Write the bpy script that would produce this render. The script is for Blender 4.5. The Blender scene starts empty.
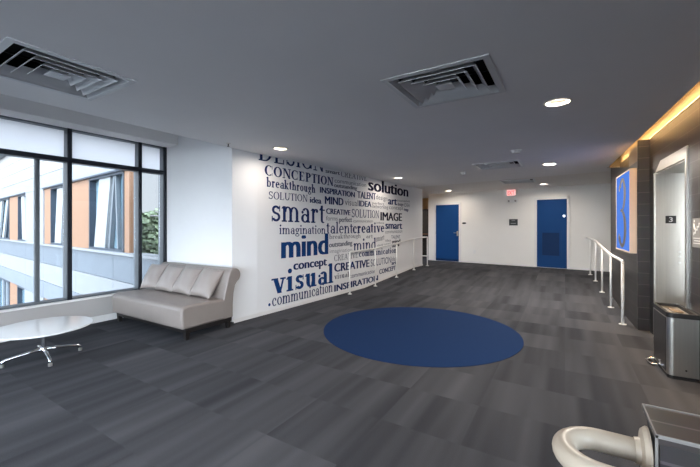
import bpy, bmesh, math, random
from mathutils import Vector, Matrix

random.seed(7)
PI = math.pi
scene = bpy.context.scene
COL = scene.collection

# ------------------------------------------------------------------ camera, sky, sun, exposure
YAW = math.atan(215.0 / 350.0)
cam_data = bpy.data.cameras.new('camera')
cam_data.sensor_width = 36.0
cam_data.lens = 18.0
cam_data.shift_y = -7.5 / 700.0
cam_data.clip_start = 0.02
cam = bpy.data.objects.new('camera', cam_data)
cam.location = (0, 0, 1.5)
cam.rotation_euler = (PI / 2, 0, YAW)
COL.objects.link(cam)
scene.camera = cam

world = bpy.data.worlds.new('sky')
scene.world = world
world.use_nodes = True
wn = world.node_tree
wn.nodes.clear()
w_out = wn.nodes.new('ShaderNodeOutputWorld')
w_bg = wn.nodes.new('ShaderNodeBackground')
w_tc = wn.nodes.new('ShaderNodeTexCoord')
w_sep = wn.nodes.new('ShaderNodeSeparateXYZ')
w_ramp = wn.nodes.new('ShaderNodeValToRGB')
w_ramp.color_ramp.elements[0].position = 0.0
w_ramp.color_ramp.elements[0].color = (0.95, 0.97, 1.0, 1)
w_ramp.color_ramp.elements[1].position = 0.7
w_ramp.color_ramp.elements[1].color = (0.74, 0.86, 1.0, 1)
wn.links.new(w_tc.outputs['Generated'], w_sep.inputs[0])
wn.links.new(w_sep.outputs['Z'], w_ramp.inputs[0])
wn.links.new(w_ramp.outputs[0], w_bg.inputs[0])
# hazy sun side: the sky is several times brighter behind the viewer than over the far wing
w_neg = wn.nodes.new('ShaderNodeMapRange')
w_neg.interpolation_type = 'SMOOTHSTEP'
w_neg.inputs['From Min'].default_value = 0.15
w_neg.inputs['From Max'].default_value = -0.9
w_neg.inputs['To Min'].default_value = 0.39
w_neg.inputs['To Max'].default_value = 7.5
w_dot = wn.nodes.new('ShaderNodeVectorMath')
w_dot.operation = 'DOT_PRODUCT'
w_dot.inputs[1].default_value = (-0.42, 0.907, 0.0)
wn.links.new(w_tc.outputs['Generated'], w_dot.inputs[0])
wn.links.new(w_dot.outputs['Value'], w_neg.inputs['Value'])
wn.links.new(w_neg.outputs['Result'], w_bg.inputs[1])
wn.links.new(w_bg.outputs[0], w_out.inputs[0])

sun_data = bpy.data.lights.new('sun', 'SUN')
sun_data.energy = 1.2
sun_data.angle = math.radians(4)
sun_data.color = (1.0, 0.96, 0.9)
sun = bpy.data.objects.new('sun', sun_data)
sun.rotation_euler = Vector((-0.30, 0.42, -0.85)).to_track_quat('-Z', 'Y').to_euler()
COL.objects.link(sun)

LAMP_W = 42.0            # each ceiling downlight
LAMP_COL = (1.0, 0.89, 0.77)
COVE_W = 11.0             # warm strip in the ceiling slot

vs = scene.view_settings
vs.view_transform = 'Standard'
vs.look = 'None'
vs.exposure = 1.15
vs.gamma = 1.0
vs.use_curve_mapping = False
scene.cycles.use_denoising = True
scene.cycles.max_bounces = 10
scene.cycles.diffuse_bounces = 6
scene.cycles.transparent_max_bounces = 16
scene.cycles.sample_clamp_indirect = 6.0
scene.cycles.caustics_reflective = False
scene.cycles.caustics_refractive = False

# ------------------------------------------------------------------ materials
def nodes_of(name):
    m = bpy.data.materials.new(name)
    m.use_nodes = True
    nt = m.node_tree
    return m, nt, nt.nodes['Principled BSDF']

def mat(name, col, rough=0.6, metal=0.0, var=0.06, scale=12.0, bump=0.0, bscale=120.0,
        stretch=(1, 1, 1), spec=0.5, coat=0.0):
    """plain surface with a little procedural tone variation and grain"""
    m, nt, b = nodes_of(name)
    tc = nt.nodes.new('ShaderNodeTexCoord')
    mp = nt.nodes.new('ShaderNodeMapping')
    mp.inputs['Scale'].default_value = stretch
    nz = nt.nodes.new('ShaderNodeTexNoise')
    nz.inputs['Scale'].default_value = scale
    nz.inputs['Detail'].default_value = 3
    mx = nt.nodes.new('ShaderNodeMix')
    mx.data_type = 'RGBA'
    lo = tuple(max(0, c * (1 - var)) for c in col) + (1,)
    hi = tuple(min(1, c * (1 + var)) for c in col) + (1,)
    mx.inputs['A'].default_value = lo
    mx.inputs['B'].default_value = hi
    nt.links.new(tc.outputs['Object'], mp.inputs[0])
    nt.links.new(mp.outputs[0], nz.inputs['Vector'])
    nt.links.new(nz.outputs['Fac'], mx.inputs['Factor'])
    nt.links.new(mx.outputs['Result'], b.inputs['Base Color'])
    b.inputs['Roughness'].default_value = rough
    b.inputs['Metallic'].default_value = metal
    b.inputs['Specular IOR Level'].default_value = spec
    b.inputs['Coat Weight'].default_value = coat
    if bump > 0:
        n2 = nt.nodes.new('ShaderNodeTexNoise')
        n2.inputs['Scale'].default_value = bscale
        n2.inputs['Detail'].default_value = 2
        bp = nt.nodes.new('ShaderNodeBump')
        bp.inputs['Strength'].default_value = bump
        bp.inputs['Distance'].default_value = 0.004
        nt.links.new(mp.outputs[0], n2.inputs['Vector'])
        nt.links.new(n2.outputs['Fac'], bp.inputs['Height'])
        nt.links.new(bp.outputs[0], b.inputs['Normal'])
    return m

def emit(name, col, strength, var=0.05):
    m = bpy.data.materials.new(name)
    m.use_nodes = True
    nt = m.node_tree
    nt.nodes.clear()
    o = nt.nodes.new('ShaderNodeOutputMaterial')
    e = nt.nodes.new('ShaderNodeEmission')
    tc = nt.nodes.new('ShaderNodeTexCoord')
    nz = nt.nodes.new('ShaderNodeTexNoise')
    nz.inputs['Scale'].default_value = 3
    mx = nt.nodes.new('ShaderNodeMix')
    mx.data_type = 'RGBA'
    mx.inputs['A'].default_value = tuple(c * (1 - var) for c in col) + (1,)
    mx.inputs['B'].default_value = tuple(col) + (1,)
    nt.links.new(tc.outputs['Object'], nz.inputs['Vector'])
    nt.links.new(nz.outputs['Fac'], mx.inputs['Factor'])
    nt.links.new(mx.outputs['Result'], e.inputs[0])
    e.inputs[1].default_value = strength
    nt.links.new(e.outputs[0], o.inputs[0])
    return m

def glass(name, tint, refl=0.06, white=0.0):
    """thin pane: see-through with a faint mirror image, optionally milky"""
    m = bpy.data.materials.new(name)
    m.use_nodes = True
    nt = m.node_tree
    nt.nodes.clear()
    o = nt.nodes.new('ShaderNodeOutputMaterial')
    t = nt.nodes.new('ShaderNodeBsdfTransparent')
    t.inputs[0].default_value = tint + (1,)
    g = nt.nodes.new('ShaderNodeBsdfGlossy')
    g.inputs['Roughness'].default_value = 0.02
    fr = nt.nodes.new('ShaderNodeFresnel')
    fr.inputs[0].default_value = 1.35
    ml = nt.nodes.new('ShaderNodeMath')
    ml.operation = 'MULTIPLY'
    ml.inputs[1].default_value = refl / 0.06
    nt.links.new(fr.outputs[0], ml.inputs[0])
    mx = nt.nodes.new('ShaderNodeMixShader')
    nt.links.new(ml.outputs[0], mx.inputs[0])
    nt.links.new(t.outputs[0], mx.inputs[1])
    nt.links.new(g.outputs[0], mx.inputs[2])
    last = mx
    if white > 0:
        d = nt.nodes.new('ShaderNodeBsdfTranslucent')
        d.inputs[0].default_value = (0.8, 0.83, 0.87, 1)
        m2 = nt.nodes.new('ShaderNodeMixShader')
        m2.inputs[0].default_value = white
        nt.links.new(mx.outputs[0], m2.inputs[1])
        nt.links.new(d.outputs[0], m2.inputs[2])
        last = m2
    nt.links.new(last.outputs[0], o.inputs[0])
    return m

def carpet_mat():
    m, nt, b = nodes_of('carpet')
    N = nt.nodes.new
    L = nt.links.new
    tc = N('ShaderNodeTexCoord')
    sep = N('ShaderNodeSeparateXYZ')
    L(tc.outputs['Object'], sep.inputs[0])
    def M(op, a, bb=None):
        n = N('ShaderNodeMath')
        n.operation = op
        for k, v in enumerate((a, bb)):
            if v is None:
                continue
            if isinstance(v, (int, float)):
                n.inputs[k].default_value = v
            else:
                L(v, n.inputs[k])
        return n.outputs[0]
    T = 0.61
    cx = M('FLOOR', M('DIVIDE', sep.outputs[0], T))
    cy = M('FLOOR', M('DIVIDE', M('ADD', sep.outputs[1], M('MULTIPLY', cx, 0.0)), T))
    cell = N('ShaderNodeCombineXYZ')
    L(cx, cell.inputs[0]); L(cy, cell.inputs[1])
    wn_ = N('ShaderNodeTexWhiteNoise')
    wn_.noise_dimensions = '2D'
    L(cell.outputs[0], wn_.inputs['Vector'])
    # streaks run along the length of the room; each tile has its own set
    sx = M('ADD', M('MULTIPLY', sep.outputs[0], 4.2), M('MULTIPLY', wn_.outputs['Value'], 53.0))
    sv = N('ShaderNodeCombineXYZ')
    L(sx, sv.inputs[0]); L(M('MULTIPLY', sep.outputs[1], 0.22), sv.inputs[1])
    st = N('ShaderNodeTexNoise')
    st.inputs['Scale'].default_value = 1.0
    st.inputs['Detail'].default_value = 1.6
    st.inputs['Roughness'].default_value = 0.65
    L(sv.outputs[0], st.inputs['Vector'])
    fb = N('ShaderNodeTexNoise')
    fb.inputs['Scale'].default_value = 170.0
    fb.inputs['Detail'].default_value = 1
    L(tc.outputs['Object'], fb.inputs['Vector'])
    v = M('ADD', M('MULTIPLY', M('SUBTRACT', st.outputs['Fac'], 0.5), 1.25),
          M('MULTIPLY', M('SUBTRACT', wn_.outputs['Value'], 0.5), 0.26))
    v = M('ADD', v, M('MULTIPLY', M('SUBTRACT', fb.outputs['Fac'], 0.5), 0.5))
    v = M('ADD', v, 0.5)
    rp = N('ShaderNodeValToRGB')
    rp.color_ramp.elements[0].position = 0.1
    rp.color_ramp.elements[0].color = (0.027, 0.029, 0.036, 1)
    rp.color_ramp.elements[1].position = 0.95
    rp.color_ramp.elements[1].color = (0.098, 0.101, 0.113, 1)
    L(v, rp.inputs[0])
    L(rp.outputs[0], b.inputs['Base Color'])
    b.inputs['Roughness'].default_value = 0.95
    b.inputs['Specular IOR Level'].default_value = 0.15
    bp = N('ShaderNodeBump')
    bp.inputs['Strength'].default_value = 0.4
    bp.inputs['Distance'].default_value = 0.004
    L(fb.outputs['Fac'], bp.inputs['Height'])
    L(bp.outputs[0], b.inputs['Normal'])
    return m

def tile_mat(name, axes, w=0.61, h=0.165, col=(0.027, 0.0245, 0.025), grout=(0.11, 0.10, 0.095)):
    """dark wall tile with thin pale joints; axes = the two object axes the courses lie in"""
    m, nt, b = nodes_of(name)
    N = nt.nodes.new
    L = nt.links.new
    tc = N('ShaderNodeTexCoord')
    sep = N('ShaderNodeSeparateXYZ')
    L(tc.outputs['Object'], sep.inputs[0])
    cb = N('ShaderNodeCombineXYZ')
    L(sep.outputs[axes[0]], cb.inputs[0]); L(sep.outputs[axes[1]], cb.inputs[1])
    br = N('ShaderNodeTexBrick')
    br.inputs['Scale'].default_value = 1.0
    br.inputs['Brick Width'].default_value = w
    br.inputs['Row Height'].default_value = h
    br.inputs['Mortar Size'].default_value = 0.0035
    br.inputs['Color1'].default_value = col + (1,)
    br.inputs['Color2'].default_value = tuple(c * 1.5 for c in col) + (1,)
    br.inputs['Mortar'].default_value = grout + (1,)
    L(cb.outputs[0], br.inputs['Vector'])
    nz = N('ShaderNodeTexNoise')
    nz.inputs['Scale'].default_value = 9.0
    nz.inputs['Detail'].default_value = 4
    L(tc.outputs['Object'], nz.inputs['Vector'])
    mx = N('ShaderNodeMix')
    mx.data_type = 'RGBA'
    mx.blend_type = 'MULTIPLY'
    mx.inputs['Factor'].default_value = 0.5
    L(br.outputs['Color'], mx.inputs['A'])
    L(nz.outputs['Color'], mx.inputs['B'])
    L(mx.outputs['Result'], b.inputs['Base Color'])
    b.inputs['Roughness'].default_value = 0.38
    return m

def steel_mat(name, col=(0.66, 0.64, 0.60), rough=0.30, axis=2):
    sc = [60, 60, 60]
    sc[axis] = 1.5
    return mat(name, col, rough, 1.0, 0.10, 1.0, 0.0, stretch=tuple(sc))

M = {}
M['carpet'] = carpet_mat()
M['carpet_blue'] = mat('blue_carpet', (0.008, 0.030, 0.100), 0.95, 0, 0.25, 140, 0.4, 200, spec=0.15)
M['ceiling'] = mat('ceiling_paint', (0.90, 0.895, 0.90), 0.9, 0, 0.03, 2)
M['ceiling_lit_tone'] = mat('ceiling_paint_lit', (0.8280, 0.8050, 0.7820), 0.9, 0, 0.03, 2)  # same ceiling; the light over the landing is put into this warmer tone
M['white'] = mat('white_wall_paint', (0.82, 0.82, 0.83), 0.85, 0, 0.02, 3, 0.05, 60)
M['white_warm'] = mat('warm_white_wall_paint', (0.83, 0.81, 0.78), 0.85, 0, 0.02, 3, 0.05, 60)
M['apron'] = mat('grey_apron_paint', (0.44, 0.42, 0.41), 0.8, 0, 0.03, 3)
M['trim'] = mat('white_trim', (0.78, 0.77, 0.76), 0.5, 0, 0.03, 6)
M['soffit'] = mat('soffit_paint', (0.80, 0.79, 0.78), 0.85, 0, 0.03, 3)
M['mullion'] = mat('black_window_frame', (0.012, 0.016, 0.024), 0.4, 0.3, 0.1, 8)
M['mullion_side'] = mat('grey_daylit_frame', (0.12, 0.135, 0.15), 0.45, 0.3, 0.08, 8)  # daylight on the black frame's sides put into a lighter grey
M['glass'] = glass('window_glass', (0.93, 0.97, 1.0), 0.05)
M['glass_milky'] = glass('milky_glass', (0.93, 0.95, 0.98), 0.05, 0.85)
M['tile'] = tile_mat('dark_tile_side', (1, 2))
M['tile_front'] = tile_mat('dark_tile_front', (0, 2))
M['tile_top'] = tile_mat('dark_tile_cap', (0, 1), 0.61, 0.09, (0.055, 0.045, 0.045), (0.20, 0.18, 0.17))
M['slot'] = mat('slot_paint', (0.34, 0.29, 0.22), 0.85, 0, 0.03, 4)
M['steel'] = steel_mat('brushed_steel')
M['steel_h'] = steel_mat('brushed_steel_across', axis=0)
M['chrome'] = mat('chrome', (0.78, 0.78, 0.80), 0.12, 1.0, 0.03, 6)
M['steel_dark'] = mat('dark_steel', (0.0600, 0.0600, 0.0630), 0.3, 0.8, 0.1, 6)
M['black'] = mat('black_plastic', (0.012, 0.012, 0.013), 0.4, 0, 0.1, 8)
M['rail'] = mat('white_rail_paint', (0.80, 0.79, 0.77), 0.4, 0, 0.03, 8)
M['cream'] = mat('cream_rail_paint', (0.5100, 0.4420, 0.3570), 0.38, 0, 0.08, 14)
M['door_blue'] = mat('blue_door_paint', (0.003, 0.050, 0.185), 0.6, 0, 0.06, 4, spec=0.2)
M['door_blue_dark'] = mat('blue_door_paint_dark', (0.003, 0.028, 0.105), 0.6, 0, 0.06, 4, spec=0.2)
M['leather'] = mat('taupe_leather', (0.262, 0.226, 0.208), 0.38, 0, 0.06, 7, 0.25, 160)
M['leather_pillow'] = mat('taupe_pillow_leather', (0.315, 0.272, 0.252), 0.34, 0, 0.07, 6, 0.25, 120)
M['wood_black'] = mat('black_wood', (0.014, 0.012, 0.012), 0.35, 0, 0.2, 3, stretch=(1, 12, 12))
M['table_white'] = mat('white_laminate', (0.90, 0.91, 0.92), 0.22, 0, 0.02, 4)
M['vent'] = mat('vent_paint', (0.7500, 0.7650, 0.7800), 0.5, 0.1, 0.04, 8)
M['plenum'] = mat('plenum_black', (0.02, 0.02, 0.022), 0.9, 0, 0.1, 6)
M['lamp_trim'] = mat('lamp_trim', (0.75, 0.72, 0.68), 0.5, 0, 0.03, 8)
M['edge_strip'] = mat('edge_strip', (0.22, 0.21, 0.20), 0.45, 0.3, 0.04, 8)
M['flap'] = mat('tan_flap', (0.22, 0.17, 0.12), 0.5, 0, 0.06, 8)
M['lamp'] = emit('lamp_glow', (1.0, 0.78, 0.52), 1.0)
M['sign_blue'] = emit('sign_blue_glow', (0.085, 0.215, 0.70), 0.55, 0.12)
M['sign_case'] = mat('sign_case', (0.72, 0.56, 0.44), 0.45, 0.2, 0.05, 8)
M['sign_num'] = mat('sign_numeral', (0.085, 0.085, 0.09), 0.5, 0, 0.05, 8)
M['exit_case'] = mat('exit_case', (0.78, 0.76, 0.72), 0.5, 0, 0.03, 8)
M['exit_face'] = emit('exit_face_glow', (1.0, 0.45, 0.42), 0.75)
M['exit_red'] = emit('exit_red_glow', (0.9, 0.02, 0.03), 1.0)
M['plastic_white'] = mat('white_plastic', (0.78, 0.78, 0.78), 0.45, 0, 0.03, 8)
M['plate_grey'] = mat('grey_sign_plate', (0.30, 0.29, 0.28), 0.5, 0.1, 0.05, 8)
M['ink_white'] = mat('white_ink', (0.80, 0.80, 0.78), 0.6, 0, 0.03, 8)
M['ink_n'] = mat('navy_vinyl', (0.0144, 0.0320, 0.1200), 0.85, 0, 0.08, 4, spec=0.1)
M['ink_N'] = mat('blue_vinyl', (0.0096, 0.0496, 0.1800), 0.85, 0, 0.08, 4, spec=0.1)
M['ink_k'] = mat('dark_navy_vinyl', (0.0070, 0.0090, 0.0325), 0.85, 0, 0.08, 4, spec=0.1)
M['ink_g'] = mat('grey_vinyl', (0.1600, 0.1720, 0.2160), 0.85, 0, 0.08, 4, spec=0.1)
M['ink_l'] = mat('pale_grey_vinyl', (0.3360, 0.3440, 0.3840), 0.85, 0, 0.08, 4, spec=0.1)
M['panel_light'] = mat('pale_metal_panel', (0.1782, 0.1831, 0.1906), 0.5, 0.0, 0.06, 0.6)
M['panel_pink'] = mat('warm_pale_metal_panel', (0.2200, 0.2118, 0.2063), 0.5, 0.0, 0.06, 0.6)
M['panel_grey'] = mat('grey_metal_panel', (0.0982, 0.1122, 0.1286), 0.45, 0.0, 0.14, 1.6)
M['panel_mid'] = mat('blue_grey_metal_panel', (0.1309, 0.1449, 0.1636), 0.45, 0.0, 0.12, 1.6)
M['orange'] = mat('orange_cladding', (0.1980, 0.1045, 0.0578), 0.5, 0, 0.05, 2)
M['ext_frame'] = mat('dark_exterior_frame', (0.03, 0.04, 0.055), 0.4, 0.2, 0.1, 6)
M['ext_glass'] = mat('dark_exterior_glass', (0.13, 0.20, 0.24), 0.06, 0.0, 0.25, 0.7, spec=0.8)
M['ext_fin'] = mat('white_exterior_fin', (0.2178, 0.2228, 0.2277), 0.5, 0, 0.03, 2)
M['ext_ground'] = mat('exterior_paving', (0.14, 0.14, 0.145), 0.9, 0, 0.1, 1.0)  # unseen ground, kept dark so little light bounces to the ceiling
M['leaf'] = mat('leaf', (0.22, 0.27, 0.17), 0.7, 0, 0.5, 3)
M['bark'] = mat('bark', (0.16, 0.13, 0.10), 0.9, 0, 0.3, 8)
M['tan'] = mat('orange_lit_wall', (0.62, 0.40, 0.20), 0.8, 0, 0.04, 3)  # orange light in the passage put into the wall colour

# ------------------------------------------------------------------ mesh builder
class MB:
    def __init__(self):
        self.bm = bmesh.new()
    def box(self, x0, x1, y0, y1, z0, z1, rot=None, at=(0, 0, 0)):
        vs_ = []
        for x in (x0, x1):
            for y in (y0, y1):
                for z in (z0, z1):
                    v = Vector((x, y, z))
                    if rot is not None:
                        v = rot @ v
                    vs_.append(self.bm.verts.new(v + Vector(at)))
        a = vs_
        for f in ((0, 1, 3, 2), (4, 6, 7, 5), (0, 4, 5, 1), (2, 3, 7, 6), (0, 2, 6, 4), (1, 5, 7, 3)):
            self.bm.faces.new([a[i] for i in f])
        return self
    def quad(self, *pts):
        self.bm.faces.new([self.bm.verts.new(p) for p in pts])
        return self
    def prism(self, pts, axis, a0, a1):
        """closed outline in the two other axes, extruded along axis"""
        def P(p, a):
            if axis == 0: return (a, p[0], p[1])
            if axis == 1: return (p[0], a, p[1])
            return (p[0], p[1], a)
        A = [self.bm.verts.new(P(p, a0)) for p in pts]
        B = [self.bm.verts.new(P(p, a1)) for p in pts]
        n = len(pts)
        self.bm.faces.new(A)
        self.bm.faces.new(list(reversed(B)))
        for i in range(n):
            self.bm.faces.new((A[i], B[i], B[(i + 1) % n], A[(i + 1) % n]))
        return self
    def lathe(self, prof, seg=32, at=(0, 0, 0), axis='z'):
        rings = []
        for r, z in prof:
            ring = []
            for k in range(seg):
                a = 2 * PI * k / seg
                p = (r * math.cos(a), r * math.sin(a), z)
                if axis == 'x': p = (z, r * math.cos(a), r * math.sin(a))
                if axis == 'y': p = (r * math.cos(a), z, r * math.sin(a))
                ring.append(self.bm.verts.new(Vector(p) + Vector(at)))
            rings.append(ring)
        for a, b in zip(rings, rings[1:]):
            for k in range(seg):
                self.bm.faces.new((a[k], a[(k + 1) % seg], b[(k + 1) % seg], b[k]))
        if prof[0][0] > 1e-6: self.bm.faces.new(list(reversed(rings[0])))
        if prof[-1][0] > 1e-6: self.bm.faces.new(rings[-1])
        return self
    def ring_open(self, prof, seg=32, at=(0, 0, 0)):
        rings = []
        for r, z in prof:
            rings.append([self.bm.verts.new((r * math.cos(2 * PI * k / seg) + at[0],
                                             r * math.sin(2 * PI * k / seg) + at[1], z + at[2])) for k in range(seg)])
        for a, b in zip(rings, rings[1:]):
            for k in range(seg):
                self.bm.faces.new((a[k], a[(k + 1) % seg], b[(k + 1) % seg], b[k]))
        return self
    def tube(self, path, r, seg=14, radii=None):
        pts = [Vector(p) for p in path]
        rings = []
        up = None
        for i, p in enumerate(pts):
            d = (pts[min(i + 1, len(pts) - 1)] - pts[max(i - 1, 0)]).normalized()
            if up is None:
                up = Vector((0, 0, 1)) if abs(d.z) < 0.9 else Vector((1, 0, 0))
            s = d.cross(up).normalized()
            up = s.cross(d).normalized()
            rr = radii[i] if radii else r
            rings.append([self.bm.verts.new(p + rr * (math.cos(2 * PI * k / seg) * s + math.sin(2 * PI * k / seg) * up))
                          for k in range(seg)])
        for a, b in zip(rings, rings[1:]):
            for k in range(seg):
                self.bm.faces.new((a[k], a[(k + 1) % seg], b[(k + 1) % seg], b[k]))
        self.bm.faces.new(list(reversed(rings[0])))
        self.bm.faces.new(rings[-1])
        return self
    def build(self, name, m, parent=None, smooth=False, bevel=0.0, seg=2, loc=None, rotz=0.0):
        bmesh.ops.recalc_face_normals(self.bm, faces=self.bm.faces)
        me = bpy.data.meshes.new(name)
        self.bm.to_mesh(me)
        self.bm.free()
        me.materials.append(M[m] if isinstance(m, str) else m)
        if smooth:
            for p in me.polygons:
                p.use_smooth = True
        o = bpy.data.objects.new(name, me)
        COL.objects.link(o)
        if parent is not None:
            o.parent = parent
        if loc is not None:
            o.location = loc
        o.rotation_euler.z = rotz
        if bevel > 0:
            md = o.modifiers.new('bevel', 'BEVEL')
            md.width = bevel
            md.segments = seg
            md.limit_method = 'ANGLE'
            md.angle_limit = math.radians(35)
        if smooth:
            try:
                me.shade_smooth_by_angle = None
            except Exception:
                pass
        return o

def autosmooth(o, deg=40):
    """smooth shading that keeps hard edges"""
    me = o.data
    bm = bmesh.new()
    bm.from_mesh(me)
    for e in bm.edges:
        e.smooth = not (len(e.link_faces) == 2 and e.calc_face_angle(0) > math.radians(deg))
    for f in bm.faces:
        f.smooth = True
    bm.to_mesh(me)
    bm.free()
    return o

def thing(name, label, cat, loc=(0, 0, 0), rotz=0.0, group=None):
    o = bpy.data.objects.new(name, None)
    o.empty_display_size = 0.1
    COL.objects.link(o)
    o.location = loc
    o.rotation_euler.z = rotz
    o['label'] = label
    o['category'] = cat
    if group: o['group'] = group
    return o

def tag(o, label, cat, group=None, kind=None):
    o['label'] = label
    o['category'] = cat
    if group: o['group'] = group
    if kind: o['kind'] = kind
    return o

def structure(o, label, cat):
    o['kind'] = 'structure'
    o['label'] = label
    o['category'] = cat
    return o

def copy_tree(o, parent=None):
    c = o.copy()
    COL.objects.link(c)
    if parent is not None:
        c.parent = parent
    for ch in list(o.children):
        copy_tree(ch, c)
    return c

def text_mesh(body, bold=0.0):
    cu = bpy.data.curves.new('lettering', 'FONT')
    cu.body = body
    cu.size = 1.0
    cu.offset = bold
    cu.resolution_u = 3
    ob = bpy.data.objects.new('lettering', cu)
    COL.objects.link(ob)
    bpy.context.view_layer.update()
    dg = bpy.context.evaluated_depsgraph_get()
    me = bpy.data.meshes.new_from_object(ob.evaluated_get(dg))
    bpy.data.objects.remove(ob)
    bpy.data.curves.remove(cu)
    return me

def text_bm(body, bold=0.0):
    bm = bmesh.new()
    me = text_mesh(body, bold)
    bm.from_mesh(me)
    bpy.data.meshes.remove(me)
    return bm

def bounds(bm):
    xs = [v.co.x for v in bm.verts]
    ys = [v.co.y for v in bm.verts]
    return min(xs), max(xs), min(ys), max(ys)

def flat_text(name, body, m, parent, width, height, cx, cz, y, bold=0.0, flip=False):
    """upright lettering in the parent's local XZ plane, facing local -Y"""
    bm = text_bm(body, bold)
    x0, x1, y0, y1 = bounds(bm)
    sx, sz = width / (x1 - x0), height / (y1 - y0)
    for v in bm.verts:
        v.co = Vector((cx + (v.co.x - (x0 + x1) / 2) * sx, y, cz + (v.co.y - (y0 + y1) / 2) * sz))
    me = bpy.data.meshes.new(name)
    bm.to_mesh(me)
    bm.free()
    me.materials.append(M[m])
    o = bpy.data.objects.new(name, me)
    COL.objects.link(o)
    o.parent = parent
    return o
# ------------------------------------------------------------------ a drawn roman letter set (cap height 1, x-height .66)
class Glyph:
    def __init__(self, bold):
        self.q = []
        self.T = 0.215 if bold else 0.155
        self.h = 0.072 if bold else 0.060
        self.s = 0.07
    def rect(self, x0, x1, y0, y1):
        self.q.append([(x0, y0), (x1, y0), (x1, y1), (x0, y1)])
    def para(self, xa, xb, ya, yb, w):
        self.q.append([(xa, ya), (xa + w, ya), (xb + w, yb), (xb, yb)])
    def stem(self, x, y0, y1, bot=True, top='flag', w=None):
        T = w or self.T
        self.rect(x, x + T, y0, y1)
        if bot: self.rect(x - self.s, x + T + self.s, y0, y0 + self.h)
        if top == 'full': self.rect(x - self.s, x + T + self.s, y1 - self.h, y1)
        if top == 'flag': self.q.append([(x - self.s * 1.3, y1 - self.h * 1.7), (x, y1 - self.h * 1.9), (x + T, y1), (x, y1)])
    def arc(self, cx, cy, rx, ry, a0=0, a1=360, T=None, t=None):
        T = T or self.T; t = t or self.h
        n = max(4, int(abs(a1 - a0) / 15))
        P = []
        for i in range(n + 1):
            a = math.radians(a0 + (a1 - a0) * i / n)
            c, s = math.cos(a), math.sin(a)
            P.append(((cx + rx * c, cy + ry * s), (cx + (rx - T) * c, cy + (ry - t) * s)))
        for p, r in zip(P, P[1:]):
            self.q.append([p[0], r[0], r[1], p[1]])
    def dot(self, x, y, r):
        n = 12
        self.q.append([(x + r * math.cos(2 * PI * k / n), y + r * math.sin(2 * PI * k / n)) for k in range(n)])

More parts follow.
